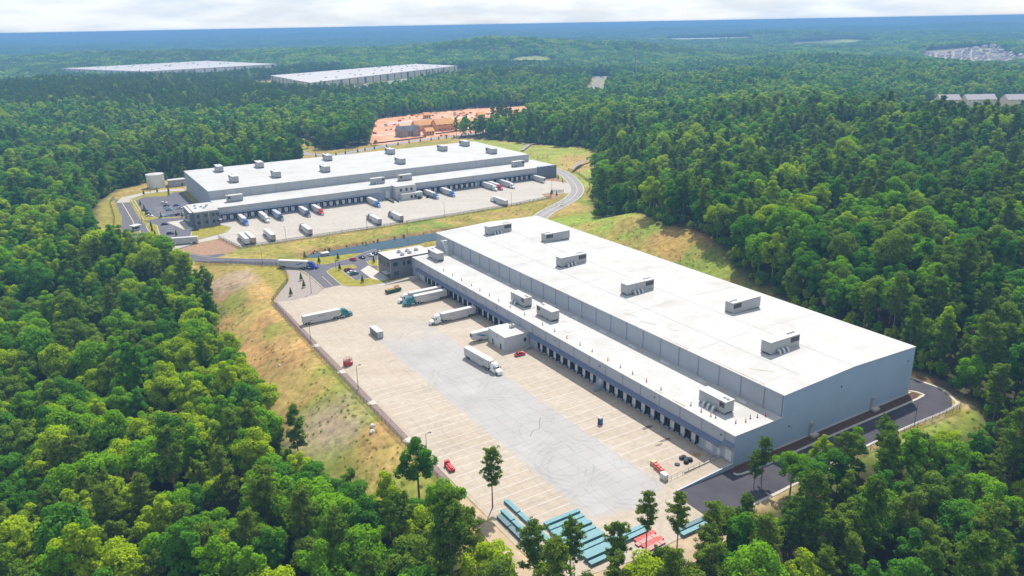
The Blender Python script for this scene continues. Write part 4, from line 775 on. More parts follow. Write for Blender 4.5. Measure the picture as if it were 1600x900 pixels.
def semi(rear, head, label, cab='white', door='white', swoosh=False, text=None, reefer=True, tractor=True, stripes=False, group=None, skirt=True, name='semi_truck', boxm=None, landing=False):
    t = tag(empty(name, (rear[0], rear[1], .07), head), label, 'truck' if tractor else 'trailer', group)
    bm_ = boxm or TRW
    MB().box(0.06, 16.0, -1.3, 1.3, 1.12, 4.1).build('trailer_box', bm_, t)
    mb = MB()
    for i in range(27): mb.box(.3+i*.6, .33+i*.6, -1.312, -1.301, 1.2, 4.0).box(.3+i*.6, .33+i*.6, 1.301, 1.312, 1.2, 4.0)
    mb.build('wall_seams', SKIRT, t)
    for s in (-1, 1):
        d = MB().box(0, .055, min(s*.02, s*1.27), max(s*.02, s*1.27), 1.18, 4.02).build('rear_door', TDOOR[door], t); MB().box(-.03, -.001, s*.55-.03, s*.55+.03, 1.2, 4.0).build('lock_bar', STEEL, d)
        MB().box(-.02, .05, min(s*.9, s*1.2), max(s*.9, s*1.2), .9, 1.1).build('tail_lamp', TAIL, t)
    MB().box(.1, 12, -.5, .5, .85, 1.12).box(.1, .3, -1.2, 1.2, .45, .6).box(.12, .22, -.7, -.6, .5, 1.1).box(.12, .22, .6, .7, .5, 1.1).build('chassis', TRD, t)
    for x in (1.6, 2.9):
        for y in (-1.08, 1.08): wheel(t, x, y, .52, .5)
    if skirt:
        for s in (-1, 1): MB().hexa([(4.2,s*1.2-.02,.45),(12.2,s*1.2-.02,.35),(12.2,s*1.2+.02,.35),(4.2,s*1.2+.02,.45)], [(3.9,s*1.27-.02,1.12),(12.2,s*1.27-.02,1.12),(12.2,s*1.27+.02,1.12),(3.9,s*1.27+.02,1.12)]).build('side_skirt', SKIRT, t)
    if reefer:
        o = MB().hexa([(16.0,-1.0,2.1),(16.6,-.95,2.1),(16.6,.95,2.1),(16.0,1.0,2.1)], [(16.0,-1.0,4.0),(16.45,-.95,3.9),(16.45,.95,3.9),(16.0,1.0,4.0)]).build('cooling_unit', TRW, t); MB().box(16.6, 16.66, -.7, .7, 2.4, 3.4).build('grille', DARKM, o)
    if swoosh:
        for s in (-1, 1):
            def q(x, z): return (x, s*1.318, z)
            f = lambda a: MB().add([q(x, z) for x, z in a]+[(x, s*1.322, z) for x, z in a], [(0,1,2,3),(7,6,5,4),(0,4,5,1),(1,5,6,2),(2,6,7,3),(3,7,4,0)])
            mb = f([(9.6,2.0),(11.6,2.0),(14.3,3.0),(14.3,3.5)]); mb.build('swoosh', BLUEPR, t); f([(3.4,2.0),(9.6,1.55),(11.6,1.9),(9.9,2.0)]).build('swoosh', mat('pale_blue_print', (.25,.5,.62), .5), t)
        decal_letters(t, 1.2, 2.6, 1, 2.8, .75, BLUEPR, 6); decal_letters(t, 1.2, 2.6, -1, 2.8, .75, BLUEPR, 6)
    if text:
        for s in (-1, 1): decal_letters(t, text, 2.75, s, 3.6, .5, PRINT, 8)
    if landing or not tractor:
        for s in (-1, 1): MB().box(13.0, 13.2, s*.7-.08, s*.7+.08, 0, 1.12).box(12.85, 13.35, s*.7-.18, s*.7+.18, 0, .06).build('landing_leg', TRD, t)
    if not tractor: return t
    cm = cabmat(cab, CABS[cab])
    MB().box(13.2, 21.4, -.45, .45, .6, .95).build('tractor_frame', TRD, t)
    MB().cyl((14.9,0,.95), .55, .16, 14).build('fifth_wheel', TRD, t)
    for x in (14.2, 15.5):
        for y in (-1.0, 1.0): wheel(t, x, y, .52, .6)
    for y in (-1.05, 1.05): wheel(t, 20.6, y, .52, .32)
    MB().loft([ring(17.25,1.2,1.15,.75,2.4,3.55,.2), ring(17.6,1.22,1.18,.72,2.4,3.9,.22), ring(18.7,1.22,1.16,.7,2.4,3.85,.25), ring(19.2,1.2,1.05,.7,2.3,3.35,.3), ring(19.75,1.17,.95,.7,2.1,2.75,.25), ring(20.05,1.15,.9,.75,1.9,2.25,.2)]).build('cab', cm, t)
    MB().loft([ring(20.05,1.05,.82,.85,1.65,2.08,.2), ring(20.9,1.05,.78,.95,1.6,1.95,.2), ring(21.55,1.0,.72,.9,1.5,1.78,.2), ring(21.85,.85,.6,.8,1.3,1.55,.15)]).build('hood', cm, t)
    MB().hexa([(20.16,-.84,2.2),(20.17,.84,2.2),(20.1,.84,2.18),(20.1,-.84,2.18)], [(19.42,-.92,3.12),(19.42,.92,3.12),(19.3,.92,3.12),(19.3,-.92,3.12)]).build('windscreen', GLASS, t)
    for s in (-1, 1):
        MB().hexa([(18.95,s*1.19,2.05),(19.75,s*1.19,1.95),(19.75,s*1.21,1.95),(18.95,s*1.21,2.05)], [(18.95,s*1.15,2.75),(19.45,s*1.12,2.7),(19.45,s*1.17,2.7),(18.95,s*1.19,2.75)]).build('side_window', GLASS, t)
        m_ = MB().box(20.05, 20.15, s*1.4-.12, s*1.4+.12, 1.9, 2.7).build('mirror', cm if cab != 'white' else DARKM, t)
        MB().box(21.6, 21.82, s*.8-.14, s*.8+.14, 1.05, 1.3).build('headlamp', LAMP, t)
        MB().cyl((16.6, s*1.0, .65), .33, 1.7, 12, 'x').build('fuel_tank', CHROME, t)
        MB().box(17.0, 19.9, s*1.12-.04, s*1.12+.04, .35, .78).build('side_fairing', cm, t)
    MB().box(21.82, 21.9, -.5, .5, .95, 1.5).build('grille', CHROME, t)
    MB().loft([ring(21.55,1.12,1.1,.4,.6,.85,.08), ring(21.95,1.0,.98,.4,.6,.82,.08)]).build('bumper', cm if cab in ('white','blue','teal') else CHROME, t)
    return t
def near_semi(u, v, du, dv, label, **k):
    x, y = NW(u, v); dx = du*UN[0]+dv*VN[0]; dy = du*UN[1]+dv*VN[1]
    return semi((x, y), math.atan2(dy, dx), label, **k)
def far_semi(u, v, du, dv, label, **k):
    x, y = FW(u, v); dx = du*UF[0]+dv*VF[0]; dy = du*UF[1]+dv*VF[1]
    return semi((x, y), math.atan2(dy, dx), label, **k)
near_semi(178.3, -68, -.01, 1, 'teal-cab truck parked across the yard with its trailer tail at the left fence', cab='teal', text=6.5)
near_semi(175.2, -1.1, 0, -1, 'teal-cab truck backed to the docks, front one of a close pair', cab='teal', text=6.2)
near_semi(180.4, -1.1, 0, -1, 'truck with white trailer hidden behind the teal-cab truck at the docks', cab='white', door='white')
near_semi(147.8, -1.1, 0, -1, 'white truck with white cab backed to the docks left of the dispatch office', cab='white', text=10.5)
near_semi(121.3, -1.1, 0, -1, 'white trailer with blue swoosh backed to the dock beside the dispatch office', tractor=False, swoosh=True, name='semi_trailer')
near_semi(110.2, -25.6, -1, .09, 'white truck driving through the yard in front of the dispatch office', cab='white', text=9.5)
semi((-123.2, 392.6), math.atan2(388.2-392.4, 21.5), 'blue-cab truck with blue swoosh trailer entering from the access road', cab='blue', swoosh=True)
semi((-185.9, 444.9), math.atan2(440.1-444.7, -208.1+185.9), 'white truck with red-striped cab on the entry road below the far office', cab='white', door='white')
GD = 'trucks backed to the far docks'
for (u, cab, lb, kw) in [(12.2,'skyblue','blue-cab truck at the far docks nearest the dark far office',{}),(25.7,'white','white-cab truck at the far docks, second from the left',{}),
    (34.8,'navy','truck with grey-blue trailer at the far docks, third from the left',{'boxm': mat('grey_blue_trailer', (.33,.38,.5), .45)}),(52.9,'navy','navy-cab truck at the far docks, fourth from the left',{}),(62,'red','red-cab truck at the far docks left of the pale dock office',{}),
    (102.7,'skyblue','blue-cab truck at the far docks just left of the pale dock office ramp',{}),(147.9,'steel','steel-blue-cab truck at the far docks just right of the pale dock office',{}),(161.4,'skyblue','bright-blue-cab truck at the far docks, second right of the pale dock office',{}),
    (197.6,'white','white-cab truck at the far docks left of the red-cab one',{}),(202.3,'red','bright red-cab truck at the far docks near the right end',{}),(213,'white','white-cab truck with blue lettering at the far docks right of the red-cab one',{'text': 6})]:
    far_semi(u, V0-.9, .0, -1, lb, cab=cab, group=GD, **kw)
far_semi(244.5, V0-.9, 0, -1, 'white trailer without tractor at the rightmost far dock', tractor=False, name='semi_trailer')
GP = 'trucks parked nose-in along the far yard fence'
for (u, cab, dr, lb, kw) in [(1.2,'white','white','white truck parked at the left end of the far yard fence, left of its neighbour',{}),(5.0,'white','tan','truck with tan rear doors parked tight beside another at the far yard left end',{}),(16.4,'white','tan','truck with tan rear doors parked alone, third along the far yard fence',{}),
    (38.8,'dark','grey','dark-cab truck parked fourth along the far yard fence',{}),(83.8,'purple','grey','purple-cab truck parked along the far yard fence near a lamp post',{}),(98.8,'dark','grey','dark grey-cab truck parked right of the purple-cab truck',{}),(177.6,'white','white','white truck parked along the far fence near the right end',{'text': 5})]:
    far_semi(u, -76.5, .01, 1, lb, cab=cab, door=dr, group=GP, **kw)

CARC = {'red': (.45,.015,.03), 'maroon': (.18,.015,.03), 'white': (.72,.72,.72), 'black': (.02,.02,.025), 'navy': (.02,.03,.09), 'teal': (.02,.10,.13), 'silver': (.45,.46,.48), 'blue': (.03,.10,.35), 'grey': (.18,.19,.2), 'lightblue': (.2,.4,.55)}
def car(loc, head, color, label, group=None, suv=False, van=False):
    t = tag(empty('parked_car', loc, head), label, 'car', group); m = mat('car_'+color, CARC[color], .25, var=.04, spec=.6); k = .18 if suv else 0.
    MB().loft([ring(-2.25,.72,.7,.35,.6,.82+k,.08), ring(-2.1,.86,.82,.28,.7,.92+k,.1), ring(-.9,.9,.84,.25,.75,.98+k,.1), ring(.8,.9,.84,.25,.75,.97+k,.1), ring(1.75,.88,.78,.28,.68,.82+k,.12), ring(2.2,.72,.66,.32,.55,.66+k,.1)]).build('body', m, t)
    r_ = -2.0 if suv else -1.75
    MB().loft([ring(r_,.74,.66,.92+k,.96+k,1.0+k,.03), ring(-1.0 if not suv else -1.6,.76,.62,.92+k,1.0+k,1.42+k,.1), ring(.15,.76,.62,.92+k,1.0+k,1.44+k,.1), ring(1.05,.78,.7,.92+k,.95+k,1.0+k,.03)]).build('glasshouse', GLASS, t)
    MB().loft([ring(-1.0 if not suv else -1.7,.6,.55,1.38+k,1.4+k,1.47+k,.03), ring(.1,.62,.56,1.4+k,1.43+k,1.5+k,.03)]).build('roof', m, t)
    for x in (-1.4, 1.35):
        for y in (-.8, .8): wheel(t, x, y, .33, .22)
    for s in (-1, 1):
        MB().box(2.0, 2.16, s*.55-.14, s*.55+.14, .52+k, .66+k).build('headlight', LAMP, t); MB().box(-2.27, -2.15, s*.6-.12, s*.6+.12, .6+k, .76+k).build('tail_light', TAIL, t)
    return t
def ncar(u, v, ang, *a, **k): x, y = NW(u, v); return car((x, y, .06), ROTN+R(ang), *a, **k)
ncar(99.6, -8.3, -2, 'red', 'red car parked in front of the dispatch office stair')
GC = 'cars parked at the near office'
ncar(258.0, -15.6, 112, 'red', 'dark red car in the near car park nearest the road sapling', GC, suv=True)
ncar(258.8, -10.0, 112, 'navy', 'dark car parked second from the left by the pond', GC)
ncar(260.6, -4.4, 112, 'white', 'white car parked third along the pond side', GC)
ncar(261.9, -1.4, 112, 'navy', 'navy car parked fourth along the pond side', GC)
ncar(263.2, 2.0, 112, 'silver', 'silver car parked last along the pond side beside the office roof line', GC)
ncar(241.0, -24.4, 2, 'maroon', 'maroon car parked beside the lawn island, leftmost of three', GC, suv=True)
ncar(236.2, -24.2, 2, 'white', 'white car between the maroon and the teal car by the lawn island', GC)
ncar(233.2, -24.0, 2, 'teal', 'dark teal car parked beside the lawn island, rightmost of three', GC, suv=True)
GK = 'cars in the far car park'
for i, (x, y, c, hd, lb) in enumerate([(-256.8,533,'navy',15,'navy car at the far car park edge, top of a column of three'),(-250.2,523.4,'grey',15,'grey car in the middle of the left column in the far car park'),(-246.2,516.2,'white',15,'white car at the bottom of the left column in the far car park'),
    (-253.2,556.4,'white',20,'white car at the top of the middle row in the far car park'),(-247.6,547.2,'navy',20,'navy car second in the middle row of the far car park'),(-243.8,540.6,'silver',20,'silver car third in the middle row of the far car park'),(-240.2,534.2,'lightblue',20,'light blue car at the bottom of the middle row in the far car park'),
    (-240.6,547.6,'blue',20,'blue car on the right side of the middle row in the far car park'),(-234.8,538.4,'silver',20,'silver car near the far office wall'),
    (-237.6,515.6,'white',75,'white car leftmost in the row along the far lawn strip'),(-234.2,516.4,'lightblue',75,'light blue car second in the row along the far lawn strip'),(-231.0,517.4,'grey',75,'grey car third in the row along the far lawn strip'),(-227.8,518.4,'black',75,'black car fourth in the row along the far lawn strip'),(-224.6,519.6,'silver',75,'silver car last in the row along the far lawn strip'),
    (-225.6,491.6,'navy',12,'navy car alone in the top bay of the small far car park'),(-211.6,466.8,'navy',12,'navy car alone in the bottom bay of the small far car park'),(-199.0,474.6,'black',20,'black car standing at the far office corner')]):
    car((x, y, .06), R(hd), c, lb, GK, suv=i % 3 == 0)

# ------------------------------------------------------------------ yard things
dm = tag(empty('rubbish_skip', (*NW(196.3, -18.6), .07), ROTN+R(8)), 'green roll-off skip heaped with brown wood near the office ramp', 'skip')
GRN = mat('skip_green', (.02,.09,.06), .6)
MB().hexa([(-3.6,-1.15,.2),(3.6,-1.15,.2),(3.6,1.15,.2),(-3.6,1.15,.2)], [(-3.8,-1.25,1.7),(3.8,-1.25,1.7),(3.8,1.25,1.7),(-3.8,1.25,1.7)]).build('bin', GRN, dm)
mb = MB(); [mb.box(-3.8+i*.95,-3.68+i*.95,-1.32,-1.2,.2,1.7).box(-3.8+i*.95,-3.68+i*.95,1.2,1.32,.2,1.7) for i in range(9)]; mb.build('rib', GRN, dm)
rr = random.Random(3)
for i in range(26):
    x = rr.uniform(-3.3, 3.3); y = rr.uniform(-.9, .9); a = rr.uniform(0, 3.1); l = rr.uniform(.5, 1.2); z = 1.6+(.9 if x > 0.6 else .2)*rr.random()
    MB().bar((x-math.cos(a)*l, y-math.sin(a)*l*.5, z), (x+math.cos(a)*l, y+math.sin(a)*l*.5, z+rr.uniform(0,.5)), rr.uniform(.1,.28)).build('scrap_wood', WOOD, dm)
MB().cyl((-2,-1.0,.18), .18, 2, 10, 'y').cyl((2.4,-1.0,.18), .18, 2, 10, 'y').build('roller', DARKM, dm)
ct = tag(empty('storage_container', (*NW(149.6, -46.2), .07), ROTN), 'dark grey storage container standing alone in the middle of the yard', 'container')
CG = mat('container_grey', (.20,.21,.22), .6); CT = mat('container_top', (.38,.39,.41), .6)
MB().box(-1.3, 1.3, -4, 4, .12, 2.75).build('body', CG, ct); MB().box(-1.38, 1.38, -4.08, 4.08, 2.75, 2.9).build('roof', CT, ct)
mb = MB(); [mb.box(s*1.3-.03, s*1.3+.03, -3.9+i*.4, -3.75+i*.4, .2, 2.7) for i in range(20) for s in (-1,1)]; mb.build('corrugation', CG, ct)
for s in (-.65, .65): MB().box(s-.6, s+.6, -4.07, -4.02, .2, 2.65).build('door', CT, ct)
rm = tag(empty('scissor_lift', (*NW(127.8, -66.6), .07), ROTN+R(20)), 'red access machine parked by the left fence near a lamp post', 'machine')
MB().box(-1.6, 1.6, -1.0, 1.0, .4, 1.1).build('chassis', REDP, rm); MB().box(-1.5, .2, -.9, .9, 1.1, 1.9).build('body', REDP, rm)
for x in (-1.1, 1.1):
    for y in (-.95, .95): wheel(rm, x, y, .4, .3)
mb = MB()
for x, y in ((-1.4,-.85),(-1.4,.85),(.1,-.85),(.1,.85),(1.4,-.85),(1.4,.85)): mb.bar((x,y,1.1),(x,y,2.9),.06)
for z in (2.4, 2.9): mb.bar((-1.4,-.85,z),(1.4,-.85,z),.05).bar((-1.4,.85,z),(1.4,.85,z),.05).bar((-1.4,-.85,z),(-1.4,.85,z),.05).bar((1.4,-.85,z),(1.4,.85,z),.05)
mb.build('guard_rail', REDP, rm); MB().box(-1.45, 1.45, -.9, .9, 1.92, 2.0).build('deck', DARKM, rm)
rt = tag(empty('boom_lift', (*NW(43.4, -67.6), .07), ROTN+R(85)), 'small red machine lying low at the near end of the left stalls', 'machine')
MB().box(-2.2, 2.2, -.8, .8, .35, .9).build('chassis', REDP, rt); MB().box(-1.9, 1.4, -.35, .35, .95, 1.25).build('boom', REDP, rt); MB().box(1.4, 2.3, -.7, .7, .9, 1.7).build('basket', REDP, rt)
for x in (-1.6, 1.6):
    for y in (-.8, .8): wheel(rt, x, y, .38, .28)
pp = tag(empty('portable_toilet', (*NW(40.2, -15.9), .07), ROTN), 'blue portable toilet with white roof standing in the right stalls', 'portable toilet')
PB = mat('toilet_blue', (.02,.12,.30), .5); PD = mat('toilet_dark', (.03,.05,.10), .6)
MB().box(-.58, .58, -.58, .58, .12, 2.1).build('cabin', PB, pp); MB().box(-.65, -.585, -.45, .45, .2, 2.0).build('door', PD, pp); MB().hexa([(-.65,-.65,2.1),(.65,-.65,2.1),(.65,.65,2.1),(-.65,.65,2.1)], [(-.5,-.5,2.4),(.5,-.5,2.4),(.5,.5,2.4),(-.5,.5,2.4)]).build('roof', TRIM, pp); MB().box(-.62, .62, -.62, .62, 0, .12).build('skid', DARKM, pp); MB().cyl((.4,.4,2.2), .06, .6, 8).build('vent', TRIM, pp)
def pallet(parent, w_=1.1, d_=1.1):
    mb = MB()
    for i in range(5): mb.box(-w_/2, w_/2, -d_/2+i*d_/4.4, -d_/2+i*d_/4.4+.12, .12, .16)
    for x in (-w_/2, -.05, w_/2-.1): mb.box(x, x+.1, -d_/2, d_/2, 0, .12)
    mb.build('pallet', WOOD, parent)
bx = tag(empty('cardboard_box', (*NW(13.2, -17.7), .07), ROTN+R(10)), 'tan cardboard box on a pallet beside the red crates', 'box'); pallet(bx, 1.6, 1.6); MB().box(-.75, .75, -.7, .7, .17, 1.2).build('carton', mat('cardboard', (.50,.33,.18), .9), bx); MB().box(-.76, .76, -.08, .08, .5, 1.21).build('tape', mat('tape', (.6,.5,.35), .5), bx)
for k, (u, v, lb) in enumerate([(11.3,-18.4,'red crate with white wrap next to the tan cardboard box'),(9.9,-18.6,'red crate in the middle of the row of three'),(8.5,-18.9,'red crate next to the white pallet load')]):
    b = tag(empty('crate', (*NW(u, v), .07), ROTN+R(6*k)), lb, 'crate', 'red crates on the yard'); pallet(b)
    MB().box(-.5, .5, -.5, .5, .17, 1.4).build('load', REDP, b); MB().box(-.53, .53, -.53, .53, .55, .95).build('wrap', mat('tan_wrap', (.55,.40,.25), .7), b)
b = tag(empty('pallet_load', (*NW(5.9, -20.4), .07), ROTN), 'white shrink-wrapped pallet load at the foot of the drive-in ramp', 'pallet'); pallet(b, 1.3, 2.2); MB().box(-.6, .6, -1.05, 1.05, .17, 1.9).build('load', mat('shrink_wrap', (.62,.64,.68), .35), b); [MB().box(-.62, .62, y-.03, y+.03, .3, 1.92).build('strap', DARKM, b) for y in (-.7, 0, .7)]
for k, (u, v, lb) in enumerate([(9.4,-12.2,'black bundle lying apart, left of the other black bundles'),(8.7,-9.4,'black bundle in the middle of the cluster'),(8.9,-7.6,'black bundle nearest the dock wall'),(10.9,-8.2,'black bundle at the back of the cluster')]):
    b = tag(empty('tyre_bundle', (*NW(u, v), .07), ROTN+k), lb, 'bundle', 'black bundles near the ramp')
    for i in range(3 if k else 1): MB().cyl((.04*i, .03*i, .3*i), .78-.05*i, .27, 12).cyl((.04*i,.03*i,.3*i+.27), .4, .02, 10).build('tyre', BLACK if k else mat('dark_blue_tarp', (.02,.025,.05), .7), b)
    if k: MB().box(.55, 1.35, -.5, .5, 0, .8).build('sack', mat('dark_blue_tarp', (.02,.025,.05), .7), b)
# wet stains near the docks
ST = mat('wet_stain', (.10,.07,.055), .5, var=.3, scale=1)
for (u, v, l, w_) in [(30.5,-5,5,.9),(21.8,-5.4,5,.7),(20.6,-9,3,.5),(10.5,-3.5,2.6,1.6)]:
    pts = [(u+math.cos(a)*w_*(.7+.5*random.random()), v+math.sin(a)*l/2*(.7+.5*random.random())) for a in np.linspace(0, 2*math.pi, 14)[:-1]]
    sheet('stain', [NW(*p) for p in pts], .0705, ST if l > 2.8 else mat('rust_stain', (.33,.19,.09), .8), yard, None)
strip('stain', smooth([NW(*p) for p in [(46,-38.5),(48.2,-36),(48.4,-33.5),(51.5,-31.4),(54.5,-29)]]), .3, .066, .0705, mat('faint_stain', (.2,.17,.15), .8, var=.3, scale=1), yard, None)

# teal racking beams in bundles, red beams
TEAL = mat('teal_steel_paint', (.10,.245,.28), .5, var=.12, scale=1.); TEALD = mat('teal_steel_dark', (.06,.13,.155), .5, var=.12)
def bundle(u, v, ln, ang, label, group, m=TEAL, n=4, h=2, name='rack_bundle', z=0.):
    x, y = NW(u, v); t = tag(empty(name, (x, y, .07+z), ROTN+R(ang)), label, 'steel bundle', group)
    for k in range(h):
        for i in range(n):
            w_ = 1.35/n; a = -.68+i*w_; z0 = .14+k*.42
            MB().box(-ln/2+rr.uniform(-.08,.08), ln/2+rr.uniform(-.08,.08), a+.03, a+w_-.02, z0, z0+.3).build('beam', m, t)
    MB().box(-ln/2+1, -ln/2+1.15, -.72, .72, 0, .14).box(ln/2-1.15, ln/2-1, -.72, .72, 0, .14).box(-.07, .07, -.72, .72, 0, .14).box(-ln/2+1.2, -ln/2+1.3, -.7, .7, .445, .555).box(ln/2-1.3, ln/2-1.2, -.7, .7, .445, .555).build('bearer', WOOD, t)
    return t
ordn = ['first','second','third','fourth','fifth','sixth','seventh','eighth','ninth','tenth','eleventh','twelfth']
for k in range(11):
    bundle(6.0-k*1.78, -55+rr.uniform(-.25,.25), 10.6 if k < 9 else 9, 0, 'long teal steel bundle, %s from the stalls in the central stack row' % ordn[k], 'teal bundles in the central row', n=4, h=2 if k % 3 else 3)
for k in range(3):
    bundle(17.5-k*6.9, -62.6, 6.4, 90, 'teal steel bundle along the stall edge, %s from the far end' % ordn[k], 'teal bundles along the stall edge', n=4)
    bundle(14.8-k*5.6, -65.6, 5.2, 90, 'teal steel bundle in the inner left row, %s from the far end' % ordn[k], 'teal bundles in the inner left row', m=TEAL, n=3)
    bundle(13.2-k*5.6, -67.7, 5.2, 90, 'teal steel bundle in the outer left row, %s from the far end' % ordn[k], 'teal bundles in the outer left row', m=TEALD, n=3)
for k in range(2):
    bundle(-2-k*5.2, -67, 5, 100, 'teal steel bundle among the pines at the yard corner, %s one' % ('farther','nearer')[k], 'teal bundles among the pines')
    bundle(-7.6-k*1.7, -44.6, 9.6, 1, 'teal steel bundle beside the red beams, %s one' % ('farther','nearer')[k], 'teal bundles by the red beams')
    bundle(-13.6-k*1.8, -29, 10, 0, 'teal steel bundle at the yard end near the dark drive, %s one' % ('farther','nearer')[k], 'teal bundles by the dark drive', m=TEAL if k else TEALD)
for k in range(4):
    bundle(-10.6-k*1.4, -41.6-(k % 2)*.8, 6.4, 3, 'red and white steel beam bundle, %s from the teal pair' % ordn[k], 'red beam bundles', m=REDP if k % 2 == 0 else mat('red_white_beam', (.42,.20,.19), .5), n=5, h=1)

# ------------------------------------------------------------------ lamp posts
def lamp(loc, rz, label, h=9.2, group='lamp posts'):
    t = tag(empty('lamp_post', loc, rz), label, 'lamp post', group)
    MB().cyl((0,0,.6), .11, h-.6, 8, 'z', .07).build('pole', BRONZE, t); MB().cyl((0,0,0), .3, .6, 10).build('footing', KERB, t)
    MB().bar((0,0,h-.1), (1.1,0,h+.05), .05).build('arm', BRONZE, t); MB().box(.8, 1.7, -.22, .22, h-.02, h+.14).build('lamp_head', BRONZE, t)
for (u, v, a, lb) in [(275.5,-59.4,90,'lamp post beside the access road before the blue-cab truck'),(244,-29.9,60,'lamp post on the lawn island of the near car park'),(217.4,-51.7,60,'lamp post on the gravel bed with three saplings'),
                      (157.7,-71.2,0,'lamp post at the left fence in front of the teal-cab trailer'),(106.2,-70.9,0,'lamp post at the left fence by the red access machine'),(50.3,-71.3,0,'lamp post at the near end of the left fence'),(-15.9,61,120,'lamp post beside the dark drive at the blue-grey shaded end wall')]:
    lamp((*NW(u, v), 0), ROTN+R(a), lb)
for (u, v, a, lb) in [(22.1,-82.6,90,'lamp post on the far yard fence near the tan-door trucks'),(72.7,-82.6,90,'lamp post on the far yard fence by the purple-cab truck'),(127.7,-80.2,90,'lamp post at the middle of the far yard fence'),(87.8,-110.3,0,'lamp post on the grass beside the pond'),(180.9,-77.9,90,'lamp post on the far yard fence by the right-hand white truck'),(229.9,-54.9,0,'lamp post at the right exit of the far yard'),(276,-26.3,180,'lamp post outside the curve of the side road')]:
    lamp((*FW(u, v), 0), ROTF+R(a), lb)
lamp((-243.2,497.8,.1), 0, 'lamp post on the lawn island beside the entry road'); lamp((-282.5,600.5,.1), 0, 'lamp post in front of the white tank')

# ------------------------------------------------------------------ chain-link fences
fm = bpy.data.materials.new('chain_link'); fm.use_nodes = True; t = fm.node_tree; p = t.nodes['Principled BSDF']; p.inputs['Base Color'].default_value = (.05,.045,.045,1); p.inputs['Roughness'].default_value = .6
tcx = N(t, 'ShaderNodeTexCoord'); wv1 = N(t, 'ShaderNodeTexWave', bands_direction='DIAGONAL'); wv1.inputs['Scale'].default_value = 2.2
mpf = N(t, 'ShaderNodeMapping'); mpf.inputs['Scale'].default_value = (-1, 1, 1); wv2 = N(t, 'ShaderNodeTexWave', bands_direction='DIAGONAL'); wv2.inputs['Scale'].default_value = 2.2
t.links.new(tcx.outputs['Object'], wv1.inputs['Vector']); t.links.new(tcx.outputs['Object'], mpf.inputs['Vector']); t.links.new(mpf.outputs[0], wv2.inputs['Vector'])
mxm = N(t, 'ShaderNodeMath', operation='MAXIMUM'); gt = N(t, 'ShaderNodeMath', operation='GREATER_THAN'); gt.inputs[1].default_value = .86
t.links.new(wv1.outputs['Fac'], mxm.inputs[0]); t.links.new(wv2.outputs['Fac'], mxm.inputs[1]); t.links.new(mxm.outputs[0], gt.inputs[0]); t.links.new(gt.outputs[0], p.inputs['Alpha'])
POSTM = MB().cyl((0,0,0), .055, 2.3, 6).mesh('post', DARKM)
def fence(pts, label, h=2.2, sp=3.0, group='chain-link fences'):
    x0, y0 = pts[0]; t = tag(empty('chain_link_fence', (x0, y0, 0)), label, 'fence', group)
    for (ax, ay), (bx_, by_) in zip(pts[:-1], pts[1:]):
        d = math.hypot(bx_-ax, by_-ay); n = max(1, round(d/sp)); an = math.atan2(by_-ay, bx_-ax); st = d/n
        za = [float(height(ax+(bx_-ax)*i/n, ay+(by_-ay)*i/n)) for i in range(n+1)]
        pm = MB().add([(0,0,.05),(st,0,.05),(st,0,h),(0,0,h)], [(0,1,2,3)]).mesh('mesh_panel', fm, False); rm_ = MB().bar((0,0,h),(st,0,h),.03).mesh('top_rail', DARKM)
        for i in range(n):
            lx = ax+(bx_-ax)*i/n-x0; ly = ay+(by_-ay)*i/n-y0
            place('post', POSTM, t, (lx, ly, za[i])); place('mesh_panel', pm, t, (lx, ly, za[i]), an); place('top_rail', rm_, t, (lx, ly, za[i]), an)
    place('post', POSTM, t, (pts[-1][0]-x0, pts[-1][1]-y0, 0))
    return t
fence([NW(*p) for p in [(271.5,-53),(253,-53),(241,-56),(226,-65),(214.9,-71.2),(146,-72.6),(102,-73),(71,-73),(34,-73)]], 'dark chain-link fence along the left edge of the near yard')
fence([NW(*p) for p in [(300,-89),(288,-73),(278,-62.5),(271.5,-53)]], 'dark chain-link fence along the access road above the grass bank')
fence([FW(*p) for p in [(-10,-50),(-7,-66),(-4.5,-81),(17,-82.3),(84,-83),(141,-81.2),(180,-79),(217,-73.5)]], 'dark chain-link fence between the far yard and the pond bank', sp=4)
fence([(-299.7,578),(-297,565),(-270,516),(-254,482),(-236,455),(-222,440)], 'dark chain-link fence outside the entry road at the far left', sp=4)
fence([(56,561),(61,580),(62.5,605),(57.5,640),(50,661)], 'dark chain-link fence outside the curve of the side road', sp=4)
fence([NW(*p) for p in [(-17.2,20),(-15.8,40),(-15.5,60),(-15.8,86),(-12.5,93),(-5,97),(6,97.2)]], 'dark chain-link fence round the dark drive at the right end', sp=3.5)
fence([FW(*p) for p in [(236,-62),(229,-57)]], 'dark gate fence at the right exit of the far yard'); fence([FW(*p) for p in [(255,-34),(262,-22)]], 'short dark fence beside the right pine-straw bed')
